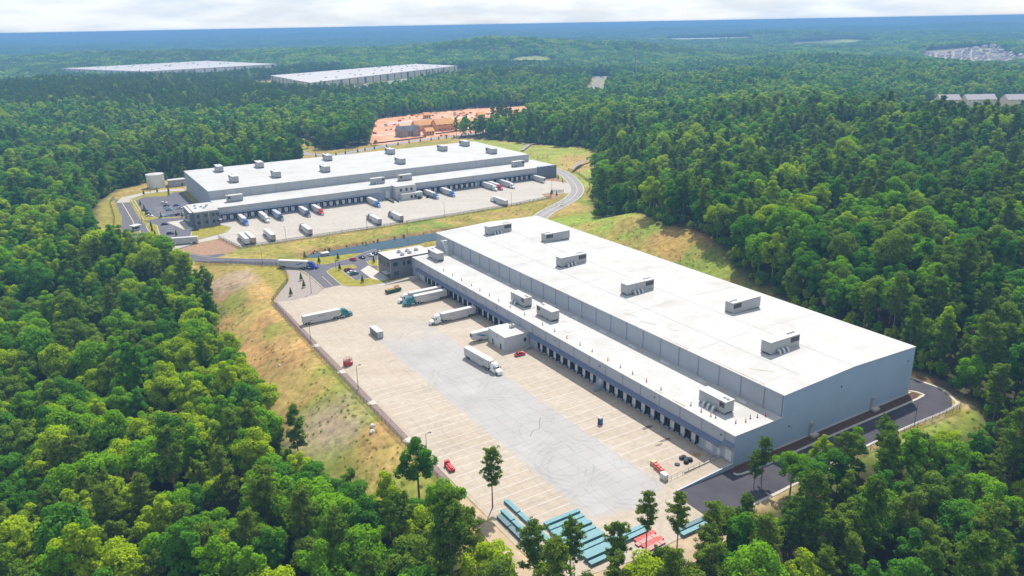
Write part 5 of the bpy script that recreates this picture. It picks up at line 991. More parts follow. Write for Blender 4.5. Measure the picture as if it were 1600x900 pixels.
# rocks and inlets
for (u, v, lb) in [(79.5,-76.4,'pale drainage stone on the grass bank below the fence, upper one'),(76.6,-77.8,'pale drainage stone on the grass bank below the fence, lower one'),(152,-86,'small pale stone alone on the straw-coloured bank')]:
    x, y = NW(u, v); z = float(height(x, y)); mb = MB()
    s = 1.0 if u < 100 else .6
    mb.loft([ring(-.9*s,.5*s,.4*s,-.2,.2*s,.45*s,.1), ring(-.2*s,.8*s,.6*s,-.2,.4*s,.9*s,.15), ring(.5*s,.7*s,.5*s,-.2,.4*s,.8*s,.15), ring(.9*s,.4*s,.3*s,-.2,.2*s,.4*s,.1)])
    tag(mb.build('boulder', mat('pale_stone', (.5,.48,.45), .9, var=.2), None, (x, y, z), u), lb, 'stone')
wb = tag(empty('outlet_box', (-104.8, 418.2, -1.3), ROTF), 'square concrete outlet box standing in the left end of the pond', 'outlet'); MB().box(-2,2,-1.6,1.6,0,1.5).build('wall', KERB, wb); MB().box(-2.2,2.2,-1.8,1.8,1.5,1.7).build('lid', TRIM, wb)

# ------------------------------------------------------------------ building site, distant buildings
OSB = mat('osb_sheathing', (.62,.31,.105), .85, var=.15, scale=.3); ROOFG = mat('slate_shingle', (.14,.14,.17), .85, var=.15, scale=.5); STONEW = mat('tan_stone', (.36,.27,.21), .9, var=.25, scale=.6)
def gable_house(name, x, y, rz, lx, ly, hw, hr, wall, roof, label, cat, group=None, wins=3, wing=False):
    t = tag(empty(name, (x, y, float(height(x, y))+.03), rz), label, cat, group)
    def gab(x0, x1, y0, y1, along):
        if along == 'x':
            v = [(x0,y0,0),(x1,y0,0),(x1,y1,0),(x0,y1,0),(x0,y0,hw),(x1,y0,hw),(x1,y1,hw),(x0,y1,hw),(x0,(y0+y1)/2,hw+hr),(x1,(y0+y1)/2,hw+hr)]
            f = [(0,1,5,4),(2,3,7,6),(1,2,6,9,5),(3,0,4,8,7),(0,3,2,1)]
            e = .5; m = (y0+y1)/2; k = hr/(m-y0)
            rf = [[(x0-e,y0-e,hw-e*k),(x1+e,y0-e,hw-e*k),(x1+e,m,hw+hr),(x0-e,m,hw+hr)], [(x0-e,m,hw+hr),(x1+e,m,hw+hr),(x1+e,y1+e,hw-e*k),(x0-e,y1+e,hw-e*k)]]
        else:
            v = [(x0,y0,0),(x1,y0,0),(x1,y1,0),(x0,y1,0),(x0,y0,hw),(x1,y0,hw),(x1,y1,hw),(x0,y1,hw),((x0+x1)/2,y0,hw+hr),((x0+x1)/2,y1,hw+hr)]
            f = [(0,1,5,8,4),(2,3,7,9,6),(1,2,6,5),(3,0,4,7),(0,3,2,1)]
            e = .5; m = (x0+x1)/2; k = hr/(m-x0)
            rf = [[(x0-e,y1+e,hw-e*k),(x0-e,y0-e,hw-e*k),(m,y0-e,hw+hr),(m,y1+e,hw+hr)], [(m,y1+e,hw+hr),(m,y0-e,hw+hr),(x1+e,y0-e,hw-e*k),(x1+e,y1+e,hw-e*k)]]
        MB().add(v, f).build('wall', wall, t)
        mb = MB()
        for q in rf: mb.hexa([(a,b,c+.02) for a,b,c in q], [(a,b,c+.22) for a,b,c in q])
        mb.build('roof', roof, t)
    gab(-lx/2, lx/2, -ly/2, ly/2, 'x')
    if wing: gab(-lx/2+1, -lx/2+1+lx*.34, -ly/2-3.2, 0, 'y'); gab(lx*.14, lx*.14+lx*.34, -ly/2-3.2, 0, 'y')
    for i in range(wins):
        xx = -lx/2+(i+.5)*lx/wins; yy = -ly/2 if not wing else -ly/2-3.2 if i in (0, wins-1) else -ly/2
        for z in ((1,) if hw < 4.5 else (1, hw-2.2)):
            wn = MB().box(xx-.6, xx+.6, yy-.06, yy-.02, z, z+1.5).build('window', TRIM if wall is not OSB else DARKM, t); MB().box(xx-.5, xx+.5, yy-.1, yy-.062, z+.1, z+1.4).build('pane', GLASS, wn)
    return t
gable_house('stone_house', -117, 901, R(28), 26, 11, 6, 5.5, STONEW, ROOFG, 'finished stone house with dark grey gables beside the building site', 'house', wins=5, wing=True)
k = 0
for (x, y, rz, lx, ly, hw, hr, lb) in [(-104,948,.5,24,13,7,5.5,'orange timber-sheathed house shell left of its larger neighbour'),(-80,948,.55,24,15,8,6,'largest orange timber-sheathed house shell in the middle of the site'),(-61,962,.5,16,13,6,5,'orange timber-sheathed house shell right of the largest one'),
    (-128,962,.4,14,10,4,3.5,'low pale timber frame at the left of the site'),(-72,1030,.45,40,13,3,3,'long pale roof frame across the middle of the site'),(-38,1060,.4,10,9,6,3,'small upright timber shell far right of the site'),(-28,980,.5,9,8,4,3,'small timber shell near the pines on the site'),(-45,1005,.4,13,10,4,3,'open timber frame left of the pines on the site'),(-112,1075,.3,9,8,5,3,'small timber shell at the back left of the site'),(-93,905,.5,10,9,5,3.4,'small timber shell right of the stone house')]:
    gable_house('timber_frame_house', x, y, rz, lx, ly, hw, hr, OSB if k != 4 and k != 3 else mat('pale_lumber', (.62,.47,.30), .85, var=.15, scale=.4), OSB if k not in (3, 4) else mat('pale_lumber', (.6,.5,.3), .85), lb, 'house shell', 'house shells on the building site', 3); k += 1
pr = random.Random(5)
for k in range(90):
    x = -165+pr.random()*160; y = 890+pr.random()*250
    if not inpoly(np.array(x), np.array(y), SITE): continue
    c = pr.choice(['orange lumber','white wrapped','grey block','red'])
    m_ = {'orange lumber': OSB, 'white wrapped': TRIM, 'grey block': KERB, 'red': REDP}[c]
    t_ = tag(empty('material_stack', (x, y, .05), pr.random()*3), '%s stack lying among others on the red clay site' % c, 'stack', '%s stacks on the building site' % c)
    for i in range(3): MB().box(-2.2+i*.1, 2.2-i*.15, -1.3+i*.9, -.5+i*.9, 0, .8+.5*((i+k) % 3)).build('pile', m_, t_)
for (a_, lb_) in (([(-150,905),(-128,930),(-118,985),(-60,1000),(-22,1030),(-18,1044),(-62,1012),(-124,996),(-138,934),(-156,910)], 'site_track'), ([(-158,1010),(-120,1050),(-40,1090),(5,1110),(5,1122),(-45,1102),(-124,1062),(-164,1024)], 'site_track')):
    sheet(lb_, a_, .06, mat('pale_gravel', (.42,.36,.32), .95, var=.15, scale=.1))
sf = tag(empty('silt_fence', (-147, 841, 0)), 'low black silt fence along the front of the building site', 'fence')
SP = [(-147.1,840.9),(-113.8,865.7),(-100,880),(-94.6,886.3)]; SP2 = [(-85.7,909.3),(-50.5,943.0),(-11.3,964.8)]
for S_ in (SP, SP2):
    for (ax, ay), (bx_, by_) in zip(S_[:-1], S_[1:]): MB().bar((ax+147,ay-841,.7),(bx_+147,by_-841,.7), .75, 4).build('fabric', BLACK, sf)

WHW = mat('cream_tiltup', (.52,.46,.38), .8, var=.08, scale=.05); WHD = mat('brown_reveal', (.14,.11,.10), .8); WHR = mat('pale_grey_roof', (.42,.395,.385), .8, var=.06, scale=.02)
def big_shed(poly, h, label, wallm, roofm, reveals=18, units=20, name='distribution_warehouse', gl=None):
    cx = sum(p[0] for p in poly)/4; cy = sum(p[1] for p in poly)/4; zb = float(np.min(height(np.array([p[0] for p in poly]), np.array([p[1] for p in poly]))))
    t = tag(empty(name, (cx, cy, zb)), label, 'warehouse'); q = [(x-cx, y-cy) for x, y in poly]
    MB().prism(q, 0, h).build('wall', wallm, t); MB().prism(grow(q, .5), h, h+.5).build('roof', roofm, t)
    for e in range(4):
        (ax, ay), (bx_, by_) = q[e], q[(e+1) % 4]; L = math.hypot(bx_-ax, by_-ay); d = ((bx_-ax)/L, (by_-ay)/L); nrm = (d[1], -d[0])
        if (ax+bx_)/2*nrm[0]+(ay+by_)/2*nrm[1] < 0: nrm = (-nrm[0], -nrm[1])
        if nrm[1] > .2: continue
        n = max(2, int(L/30))
        for i in range(n):
            s_ = L*(i+.5)/n; w_ = 1.6 if i % 3 else 4
            a = (ax+d[0]*(s_-w_), ay+d[1]*(s_-w_)); b = (ax+d[0]*(s_+w_), ay+d[1]*(s_+w_))
            MB().prism([a, b, (b[0]+nrm[0]*.3, b[1]+nrm[1]*.3), (a[0]+nrm[0]*.3, a[1]+nrm[1]*.3)], .2, h-1).build('wall_reveal', WHD if i % 4 else GLASS, t)
    rr_ = random.Random(int(cx))
    for i in range(units):
        a = rr_.uniform(.08, .92); b = rr_.uniform(.1, .9)
        x = (q[0][0]*(1-a)+q[1][0]*a)*(1-b)+(q[3][0]*(1-a)+q[2][0]*a)*b; y = (q[0][1]*(1-a)+q[1][1]*a)*(1-b)+(q[3][1]*(1-a)+q[2][1]*a)*b
        MB().box(x-2.4, x+2.4, y-2, y+2, h+.5, h+2.3).build('roof_unit', STEEL, t)
    return t
big_shed(WH1, 18, 'long white distribution warehouse beyond the left woods', mat('pale_tiltup', (.58,.56,.56), .8), WHR, units=26)
big_shed(WH2, 15, 'cream distribution warehouse with brown stripes beyond the middle woods', WHW, WHR, units=34)
big_shed([(-352,1490),(-318,1478),(-300,1512),(-334,1526)], 9, 'small cream annex in front of the cream distribution warehouse', WHW, WHW, units=2, name='annex_building')
big_shed(WH3, 16, 'distant white warehouse strip right of the middle on the plain', mat('pale_tiltup', (.58,.56,.56), .8), ROOF, units=8)
big_shed([(-30,7000),(170,7000),(180,7150),(-20,7150)], 26, 'tiny white warehouse near the horizon, middle of the picture', mat('pale_tiltup', (.58,.56,.56), .8), ROOF, units=2)
sheet('warehouse_car_park', [(-395,1570),(-330,1540),(-150,2100),(-128,2175)], .4, ASPHO)
for k in range(24):
    a = k/24; x = -352+205*a+pr.uniform(-8,8); y = 1580+510*a+pr.uniform(-10,10); c = pr.choice(['white','silver','black','navy','grey','white'])
    t_ = tag(empty('parked_car', (x, y, .42), 1.2), '%s car in front of the cream distribution warehouse' % c, 'car', '%s cars at the cream distribution warehouse' % c)
    MB().loft([ring(-2.25,.72,.7,.35,.6,.82,.08), ring(0,.9,.84,.25,.75,.98,.1), ring(2.2,.72,.66,.32,.55,.66,.1)]).build('body', mat('car_'+c, CARC[c], .25), t_); MB().loft([ring(-1.5,.74,.66,.92,.96,1.0,.03), ring(-.5,.76,.62,.92,1.0,1.44,.1), ring(.9,.78,.7,.9,.93,1.0,.03)]).build('glasshouse', GLASS, t_)
HG = 'houses of the estate on the right'
HR = [mat('estate_roof_a', (.33,.27,.27), .85), mat('estate_roof_b', (.24,.22,.25), .85), mat('estate_roof_c', (.42,.34,.31), .85)]; HWm = [mat('estate_wall_a', (.6,.56,.5), .8), mat('estate_wall_b', (.48,.38,.33), .8)]
hn = 0
for r_ in range(7):
    for c_ in range(11):
        x = 1270+c_*36+r_*14+pr.uniform(-6,6); y = 2220+r_*75+c_*14+pr.uniform(-8,8)
        if not inpoly(np.array(x), np.array(y), HOUSES) or hn > 62: continue
        dk = pr.randrange(3); gable_house('estate_house', x, y, pr.choice([0,.3,1.57,1.2]), 17, 12, 6.5, 4.5, HWm[hn % 2], HR[dk], '%s-roofed house in the distant estate at upper right' % ['brown','slate grey','tan'][dk], 'house', HG+' with %s roofs' % ['brown','slate grey','tan'][dk], 2); hn += 1
AR = mat('apartment_roof', (.40,.36,.37), .85, var=.1)
for k, (x, y, rz, l, lb) in enumerate([(588,1058,.05,28,'grey-roofed apartment house at far right, leftmost of three'),(626,1052,.05,40,'grey-roofed apartment house at far right, middle of three'),(682,1040,.08,62,'grey-roofed apartment house at far right, cut by the picture edge')]):
    gable_house('apartment_house', x, y, rz, l, 16, 11, 6, mat('apt_wall', (.58,.5,.42), .8), AR, lb, 'house', 'apartment houses on the right', 6)
# masts
def mast(x, y, h, label, w_=.9):
    t_ = tag(empty('radio_mast', (x, y, float(height(x, y)))), label, 'mast', 'radio masts'); MB().cyl((0,0,0), w_, h, 8, 'z', w_*.5).build('pole', STEEL, t_)
    mb = MB(); [mb.bar((0,0,h-3-3*i), (2.2*math.cos(a), 2.2*math.sin(a), h-3-3*i), .15).box(2.2*math.cos(a)-.3, 2.2*math.cos(a)+.3, 2.2*math.sin(a)-.3, 2.2*math.sin(a)+.3, h-4.2-3*i, h-1.8-3*i) for i in range(2) for a in (0,1.57,3.14,4.71)]; mb.build('antenna', TRIM, t_)
mast(246, 1540, 66, 'grey antenna mast above the woods right of the middle', .75)
for (x, y, h, lb) in [(2500,5200,86,'thin mast on the right horizon, second from the right'),(3600,7000,84,'thin mast on the right horizon, rightmost'),(1780,5200,84,'thin mast on the right horizon, third from the right'),(2300,7300,88,'thin mast on the horizon, leftmost of the right-hand group'),(-2050,6800,82,'thin mast on the left horizon')]:
    mast(x, y, h, lb, 2.2)
# guide rail / gravel chutes
sheet('gravel_chute', [FW(*p) for p in [(313,124),(317,124),(343,152),(352,154),(351,158),(340,157)]], 1.2, GRAVEL); sheet('gravel_chute', [FW(*p) for p in [(288,2),(292,2.5),(318,25),(332,28),(331,32),(315,29)]], 3.2, GRAVEL)

# ------------------------------------------------------------------ trees
def leafmat(name, col, trans=.4, var=.22):
    m = bpy.data.materials.new(name); m.use_nodes = True; t = m.node_tree; t.nodes.clear()
    out = N(t, 'ShaderNodeOutputMaterial'); d = N(t, 'ShaderNodeBsdfDiffuse'); tr = N(t, 'ShaderNodeBsdfTranslucent'); mx = N(t, 'ShaderNodeMixShader'); mx.inputs[0].default_value = trans
    at = N(t, 'ShaderNodeAttribute'); at.attribute_name = 'tone'; oi = N(t, 'ShaderNodeObjectInfo')
    rp = N(t, 'ShaderNodeValToRGB'); e = rp.color_ramp.elements
    e[0].position = 0; e[0].color = (*[c*(1-var) for c in col], 1); e[1].position = 1; e[1].color = (min(1,col[0]*(1+var*1.5)), min(1,col[1]*(1+var)), col[2]*(1+var*.4), 1)
    ad = N(t, 'ShaderNodeMath', operation='MULTIPLY_ADD'); ad.inputs[1].default_value = .5; t.links.new(at.outputs['Fac'], ad.inputs[0]); h_ = N(t, 'ShaderNodeMath', operation='MULTIPLY'); h_.inputs[1].default_value = .5; t.links.new(oi.outputs['Random'], h_.inputs[0]); t.links.new(h_.outputs[0], ad.inputs[2])
    t.links.new(ad.outputs[0], rp.inputs[0])
    vt = N(t, 'ShaderNodeMix', data_type='RGBA', blend_type='MULTIPLY'); vt.inputs[0].default_value = 1; vt.inputs[7].default_value = (1.25, 1.35, .45, 1); t.links.new(rp.outputs[0], vt.inputs[6])
    t.links.new(rp.outputs[0], d.inputs[0]); t.links.new(vt.outputs[2], tr.inputs[0]); t.links.new(d.outputs[0], mx.inputs[1]); t.links.new(tr.outputs[0], mx.inputs[2]); t.links.new(mx.outputs[0], out.inputs[0])
    MATS[name] = m; return m
LEAF = {'bright lime green': leafmat('leaf_lime', (.285,.405,.015)), 'fresh green': leafmat('leaf_fresh', (.155,.325,.014)), 'deep green': leafmat('leaf_deep', (.078,.215,.022)), 'olive green': leafmat('leaf_olive', (.145,.235,.028))}
PINE = {'dark green': leafmat('needle_dark', (.11,.20,.025), .3), 'olive': leafmat('needle_olive', (.14,.22,.028), .3)}
BARK = mat('bark', (.16,.12,.09), .95, var=.25, scale=1.5); BARKP = mat('pine_bark', (.22,.15,.11), .95, var=.25, scale=1.5)
LEAFN = list(LEAF); PINEN = list(PINE)
def leafmesh(name, C, Nn, size, tone, aspect=.75):
    """one quad per leaf spray"""
    n = len(C); Nn = Nn/np.linalg.norm(Nn, axis=1, keepdims=True)
    a = rng.normal(size=(n, 3)); T = np.cross(Nn, a); T /= np.linalg.norm(T, axis=1, keepdims=True); B = np.cross(Nn, T)
    s = size[:, None]; V = np.empty((n, 4, 3)); bend = Nn*s*.18
    V[:,0] = C-T*s*.5-bend; V[:,1] = C+B*s*.5*aspect; V[:,2] = C+T*s*.5-bend; V[:,3] = C-B*s*.5*aspect
    me = npmesh(name, V.reshape(-1, 3), np.arange(4*n).reshape(n, 4))
    at = me.attributes.new('tone', 'FLOAT', 'FACE'); at.data.foreach_set('value', tone.astype(np.float32)); return me
def sph(n):
    v = rng.normal(size=(n, 3)); return v/np.linalg.norm(v, axis=1, keepdims=True)
def broad(name, H=17., rx=4.6, lobes=22, per=330, ls=.62, cb=.32):
    """crown of leaf sprays gathered in lobes; returns crown mesh, trunk mesh"""
    AN = np.array([rng.uniform(.78,1.15), rng.uniform(.78,1.15), 1.]); LN = rng.normal(size=2)*.18; zc = H*(cb+1)/2; rz = H*(1-cb)/2; Cs = []; Ns = []; Ss = []; Ts = []; LC = []
    for k in range(lobes):
        d = sph(1)[0]; d[2] = abs(d[2])*1.0 if rng.random() < .72 else -abs(d[2])*.6; d = d*AN+np.array([LN[0], LN[1], 0])*max(0, d[2])
        q = .46+.4*rng.random()+(.28 if rng.random() < .12 else 0); c = np.array([d[0]*rx*q, d[1]*rx*q, zc+d[2]*rz*q]); r = rng.uniform(.20, .36)*rx
        if k == 0: c = np.array([0, 0, H-r*.95])
        LC.append((c, r)); v = sph(per); out = c-np.array([0, 0, zc-rz*.3]); out /= np.linalg.norm(out)+1e-6
        keep = (v @ out + v[:, 2]*.5) > -.55; v = v[keep]; m = len(v)
        rad = r*(rng.uniform(.55, 1.08, m)**.6)*np.where(rng.random(m) < .08, 1.18, 1); sq = np.array([1.05, 1.05, .86])
        Cs.append(c+v*rad[:, None]*sq); Ns.append(v+np.array([0, 0, .35])+rng.normal(size=(m, 3))*.45); Ss.append(rng.uniform(.6, 1.35, m)*ls); Ts.append(np.clip(rng.normal(.5, .22, m)+rng.normal(0, .14), 0, 1))
    cm = leafmesh(name+'_crown', np.concatenate(Cs), np.concatenate(Ns), np.concatenate(Ss), np.concatenate(Ts))
    mb = MB().cyl((0,0,-.8), .34, H*.45+.8, 8, 'z', .2).bar((0,0,H*.45), (.2,.1,H*.86), .2, 6, .05)
    for c, r in LC[:9]: mb.bar((0,0,H*rng.uniform(.28,.5)), tuple(c), .11, 5, .035)
    return cm, mb.mesh(name+'_trunk', BARK)
def pine(name, H=22., rx=3.2, cb=.45, nb=40, tuft=4, per=34, ns=.62):
    Cs = []; Ns = []; Ss = []; Ts = []; mb = MB().cyl((0,0,-.8), .27, H*.97+.8, 8, 'z', .05)
    for k in range(nb):
        f = (k+rng.random())/nb; z = H*(cb+(1-cb)*f); rr_ = rx*math.sqrt(max(.05, 1-((f-.42)/.62)**2))*rng.uniform(.45, 1.1); an = rng.uniform(0, 6.28)
        pass
        a = np.array([0, 0, z]); b = np.array([math.cos(an)*rr_, math.sin(an)*rr_, z+rr_*rng.uniform(.05, .4)])
        mb.bar(tuple(a), tuple(b), .06, 4, .02)
        for j in range(tuft):
            g = .35+.65*(j+rng.random()*.6)/tuft; c = a+(b-a)*min(g, 1.02)+rng.normal(size=3)*.22; v = sph(per); v[:, 2] *= .7
            R_ = rng.uniform(.6, 1.05); Cs.append(c+v*R_*rng.uniform(.35, 1, per)[:, None]); Ns.append(v+np.array([0, 0, .5])+rng.normal(size=(per, 3))*.5); Ss.append(rng.uniform(.6, 1.2, per)*ns); Ts.append(np.clip(rng.normal(.5, .25, per)+rng.normal(0, .15), 0, 1))
    return leafmesh(name+'_crown', np.concatenate(Cs), np.concatenate(Ns), np.concatenate(Ss), np.concatenate(Ts), .42), mb.mesh(name+'_trunk', BARKP)
BR = [broad('broad%d' % i, H, rx, lo, 250, ls, cb) for i, (H, rx, lo, ls, cb) in enumerate([(17.5,5.9,44,.60,.2),(19.5,5.4,46,.58,.25),(15.5,6.2,42,.60,.16),(18.5,4.5,40,.54,.16),(13,4.6,32,.54,.08),(20.5,6.6,52,.62,.25),(21,4.0,36,.56,.22),(16,5.6,30,.58,.2),(14,3.4,24,.52,.1)])]
PN = [pine('pine%d' % i, H, rx, cb, nb) for i, (H, rx, cb, nb) in enumerate([(22,4.1,.42,58),(24,3.8,.5,54),(19,4.3,.34,58),(21,3.5,.3,62)])]
BM = [broad('mid%d' % i, H, rx, 18, 60, 1.3, .1) for i, (H, rx) in enumerate([(18,6.2),(20,5.8),(15,5.6)])]
PM = [pine('midpine%d' % i, H, 4.3, .3, 20, 3, 18, 1.3) for i, H in enumerate((22, 19))]
def joined(a, b, name):
    me = bpy.data.meshes.new(name); bm = bmesh.new(); bm.from_mesh(a); nf = len(bm.faces); bm.from_mesh(b)
    bm.faces.ensure_lookup_table()
    for f in bm.faces[nf:]: f.material_index = 1
    bm.to_mesh(me); bm.free(); return me
def clump(name, n, spread, H, ls, per=70):
    Cs = []; Ns = []; Ss = []; Ts = []
    for k in range(n):
        c = np.array([rng.uniform(-1,1)*spread, rng.uniform(-1,1)*spread, 0]); h = H*rng.uniform(.7, 1.1); v = sph(per); v[:, 2] = np.abs(v[:, 2]); r = rng.uniform(4.2, 6.5)
        Cs.append(c+np.array([0,0,h*.45])+v*np.array([r, r, h*.55])); Ns.append(v+rng.normal(size=(per,3))*.35); Ss.append(rng.uniform(.7,1.3,per)*ls); Ts.append(np.clip(rng.normal(.5,.15,per)+rng.normal(0,.2),0,1))
    return leafmesh(name, np.concatenate(Cs), np.concatenate(Ns), np.concatenate(Ss), np.concatenate(Ts))
SRC = bpy.data.collections.new('forest_source'); SRCN = []
def src(me, mats_):
    o = bpy.data.objects.new('s%03d' % len(SRCN), me)
    me.materials.clear()
    for m_ in mats_: me.materials.append(m_)
    SRC.objects.link(o); SRCN.append(o.name); return len(SRCN)-1
LM = [LEAF[k] for k in LEAFN]; PMt = [PINE[k] for k in PINEN]
IDX = {'broad': [], 'pine': [], 'mbroad': [], 'mpine': [], 'c1': [], 'c1p': [], 'c2': []}
for c, tr in BR:
    j_ = joined(c, tr, 'b'); IDX['broad'].append([src(j_.copy(), [m_, BARK]) for m_ in LM])
for c, tr in PN:
    j_ = joined(c, tr, 'p'); IDX['pine'].append([src(j_.copy(), [m_, BARKP]) for m_ in PMt])
for c, tr in BM:
    j_ = joined(c, tr, 'm'); IDX['mbroad'].append([src(j_.copy(), [m_, BARK]) for m_ in LM])
for c, tr in PM:
    j_ = joined(c, tr, 'q'); IDX['mpine'].append([src(j_.copy(), [m_, BARKP]) for m_ in PMt])
for i in range(3):
    c = clump('c', 5, 9, 17, 3.0); IDX['c1'].append([src(c.copy(), [m_]) for m_ in LM]); IDX['c1p'].append([src(c.copy(), [m_]) for m_ in PMt])
for i in range(2):
    c = clump('d', 26, 27, 17, 5.0, 34); IDX['c2'].append([src(c.copy(), [m_]) for m_ in (LM[1], LM[2], PMt[0], LM[3])])

# ------------------------------------------------------------------ where trees stand
def project(x, y, z):
    d = Vector((x, y, z-CAM_H)); k = d.dot(fw)
    if k < 1: return None
    return (800+1207.81*d.dot(r2)/k, 450-1207.81*d.dot(u2)/k)
def jitter(x0, x1, y0, y1, sp):
    a = np.arange(x0, x1, sp); b = np.arange(y0, y1, sp); gx_, gy_ = np.meshgrid(a, b); gx_ = gx_+(np.arange(len(b)) % 2)[:, None]*sp*.5
    gx_ = gx_.ravel()+rng.uniform(-.42, .42, gx_.size)*sp; gy_ = gy_.ravel()+rng.uniform(-.42, .42, gy_.size)*sp; return gx_, gy_
def wooded(x, y, pad=2.5):
    ok = ~inpoly(x, y, CLEAR) & (pdist(x, y, CLEAR) > pad)
    for P in OTHER: ok &= ~inpoly(x, y, P)
    return ok
def wedge(x, y, k=.74, m=45): return np.abs(x) < y*k+m
def pine_share(x, y):
    u, v = near_uv(x, y); s = .26+0*x
    s = np.where((u < -12) & (v > -5), .5, s); s = np.where((u < 0) & (v <= -5) & (v > -80), .5, s); s = np.where((v > 95) & (u > 10), .14, s)
    n = fbm(x/170., y/170., 61, 3); n2 = fbm(x/620., y/340., 67, 3)
    s = s+np.clip((n-.55)*1.6, -.3, .3)*(np.hypot(x, y) > 230)+np.clip((n2-.5)*6., -.4, .8)*sstep(700, 1000, np.hypot(x, y))  # far pine belts also stand in for dark cloud-shadow bands
    return np.clip(s, .04, .96)
trees = []      # x, y, kind, variant, tint, scale
def plant(x, y, lod):
    n = len(x); sp_ = rng.random(n) < pine_share(x, y); tint = fbm(x/55., y/55., 71, 3)+rng.normal(0, .17, n)
    return sp_, tint
# nearest woods: spacing widens with distance
x1, y1 = jitter(-330, 330, 100, 420, 7.3); d1 = np.hypot(x1, y1); k1 = wooded(x1, y1) & wedge(x1, y1); x1, y1 = x1[k1], y1[k1]
x2, y2 = jitter(-760, 760, 420, 860, 7.6); k2 = wooded(x2, y2) & wedge(x2, y2); x2, y2 = x2[k2], y2[k2]
xa = np.concatenate([x1, x2]); ya = np.concatenate([y1, y2]); sa, ta = plant(xa, ya, 0); za = height(xa, ya)
ua, va = near_uv(xa, ya)
sc_ = np.clip(rng.normal(.95, .17, len(xa)), .55, 1.35); front = (ua < 0) & (va > -84) & (va < 105)
fe = pdist(xa, ya, CLEAR); sc_ = np.where(front & (fe < 9), sc_*.82, sc_); sc_ = np.where((va < -70) & (ua < 60) & (ua > -15), np.maximum(sc_, .95)*1.05, sc_)
ed = pdist(xa, ya, CLEAR); sc_ = np.where((ed < 7) & ~front & (va < 0), sc_*.85, sc_)
hi_ = (va > 95) & (ua > 0); sc_ = np.where(hi_, sc_*1.03, sc_)
order = np.argsort(np.hypot(xa, ya)); nind = {'b': 0, 'p': 0}; FOREST = []
ZN = lambda u, v: ('the wood before the near yard' if (u < 12 and v > -84 and v < -3) else 'the wood below the dark drive' if (u < 10 and v < 60) else 'the wood right of the dark drive' if (u < 20 and v >= 60) else
    ('the hillside wood behind the near roof half' if u < 100 else 'the hillside wood behind the far roof half') if v > 60 else 'the wood at the bottom left' if u < 45 else 'the wood beside the grass bank' if u < 110 else 'the wood left of the access road')
def tree(kind, i, tint, x, y, z, s, rz, label, group):
    t_ = tag(empty('pine_tree' if kind == 'p' else 'broadleaf_tree', (x, y, z), rz), label, 'tree', group); t_.scale = (s, s, s)
    c, tr = (PN if kind == 'p' else BR)[i]
    o = place('crown', c, t_); o.material_slots[0].link = 'OBJECT' if False else 'DATA'
    tk_ = place('trunk', tr, t_); return t_, o
for c, tr in BR+PN:
    if not c.materials: c.materials.append(LM[0])
PH = (22,24,19,21); BH = (17.5,19.5,15.5,18.5,13,20.5,21,16,14)
for q in order:
    x, y, z = float(xa[q]), float(ya[q]), float(za[q]); s = float(sc_[q]); p_ = sa[q]; kind = 'p' if p_ else 'b'
    i = int(rng.integers(len(PN if p_ else BR))); tv = float(ta[q])
    tn = (PINEN[1] if tv > .45 else PINEN[0]) if p_ else LEAFN[0 if tv > .62 else 1 if tv > .44 else 2 if tv > .28 else 3]
    if rng.random() < .07 and not p_: tn = LEAFN[int(rng.integers(4))]
    rz = float(rng.uniform(0, 6.28)); pj = project(x, y, z+14*s)
    if nind[kind] < 295 and pj and -30 < pj[0] < 1630 and pj[1] < 925:
        zn = ZN(float(ua[q]), float(va[q])); kd = 'pine' if p_ else 'broadleaf tree'; sz = 'tall' if s*(PH if p_ else BH)[i] > 17.5 else 'small' if s*(PH if p_ else BH)[i] < 13 else 'medium'
        eg = 'edging' if ed[q] < 10 else 'inside'
        lb = '%s %s %s %s %s' % (sz, tn, kd, eg, zn); t_, o = tree(kind, i, tn, x, y, z, s, rz, lb, lb.replace('pine ', 'pines ').replace(' tree ', ' trees '))
        o.material_slots[0].link = 'OBJECT'; o.material_slots[0].material = (PINE if p_ else LEAF)[tn]; nind[kind] += 1
    else:
        FOREST.append((x, y, z, rz, s, (IDX['pine'][i][PINEN.index(tn)] if p_ else IDX['broad'][i][LEAFN.index(tn)])))
# shrubs along the wood edges
xs_, ys_ = jitter(-340, 340, 110, 860, 4.2); ks_ = wooded(xs_, ys_, .6) & wedge(xs_, ys_) & (pdist(xs_, ys_, CLEAR) < 8.5); xs_, ys_ = xs_[ks_], ys_[ks_]; zs_ = height(xs_, ys_)
for x, y, z in zip(xs_, ys_, zs_): FOREST.append((x, y, z-.4, rng.uniform(0, 6.28), rng.uniform(.22, .5), IDX['broad'][4 if rng.random() < .6 else 3][int(rng.integers(3))]))
# alder scrub round the pond
for k in range(46):
    a_ = POND[k % len(POND)]; b_ = POND[(k+1) % len(POND)]; f = rng.random(); x = a_[0]+(b_[0]-a_[0])*f; y = a_[1]+(b_[1]-a_[1])*f; cx_ = sum(p_[0] for p_ in POND)/len(POND); cy_ = sum(p_[1] for p_ in POND)/len(POND)
    if y < cy_+(x-cx_)*.6 and rng.random() < .7: continue
    FOREST.append((x+rng.normal()*.6, y+1.2+rng.random()*1.5, float(height(x, y+1.5))-.2, rng.uniform(0, 6.28), rng.uniform(.07, .15), IDX['broad'][4][int(rng.integers(1, 4))]))
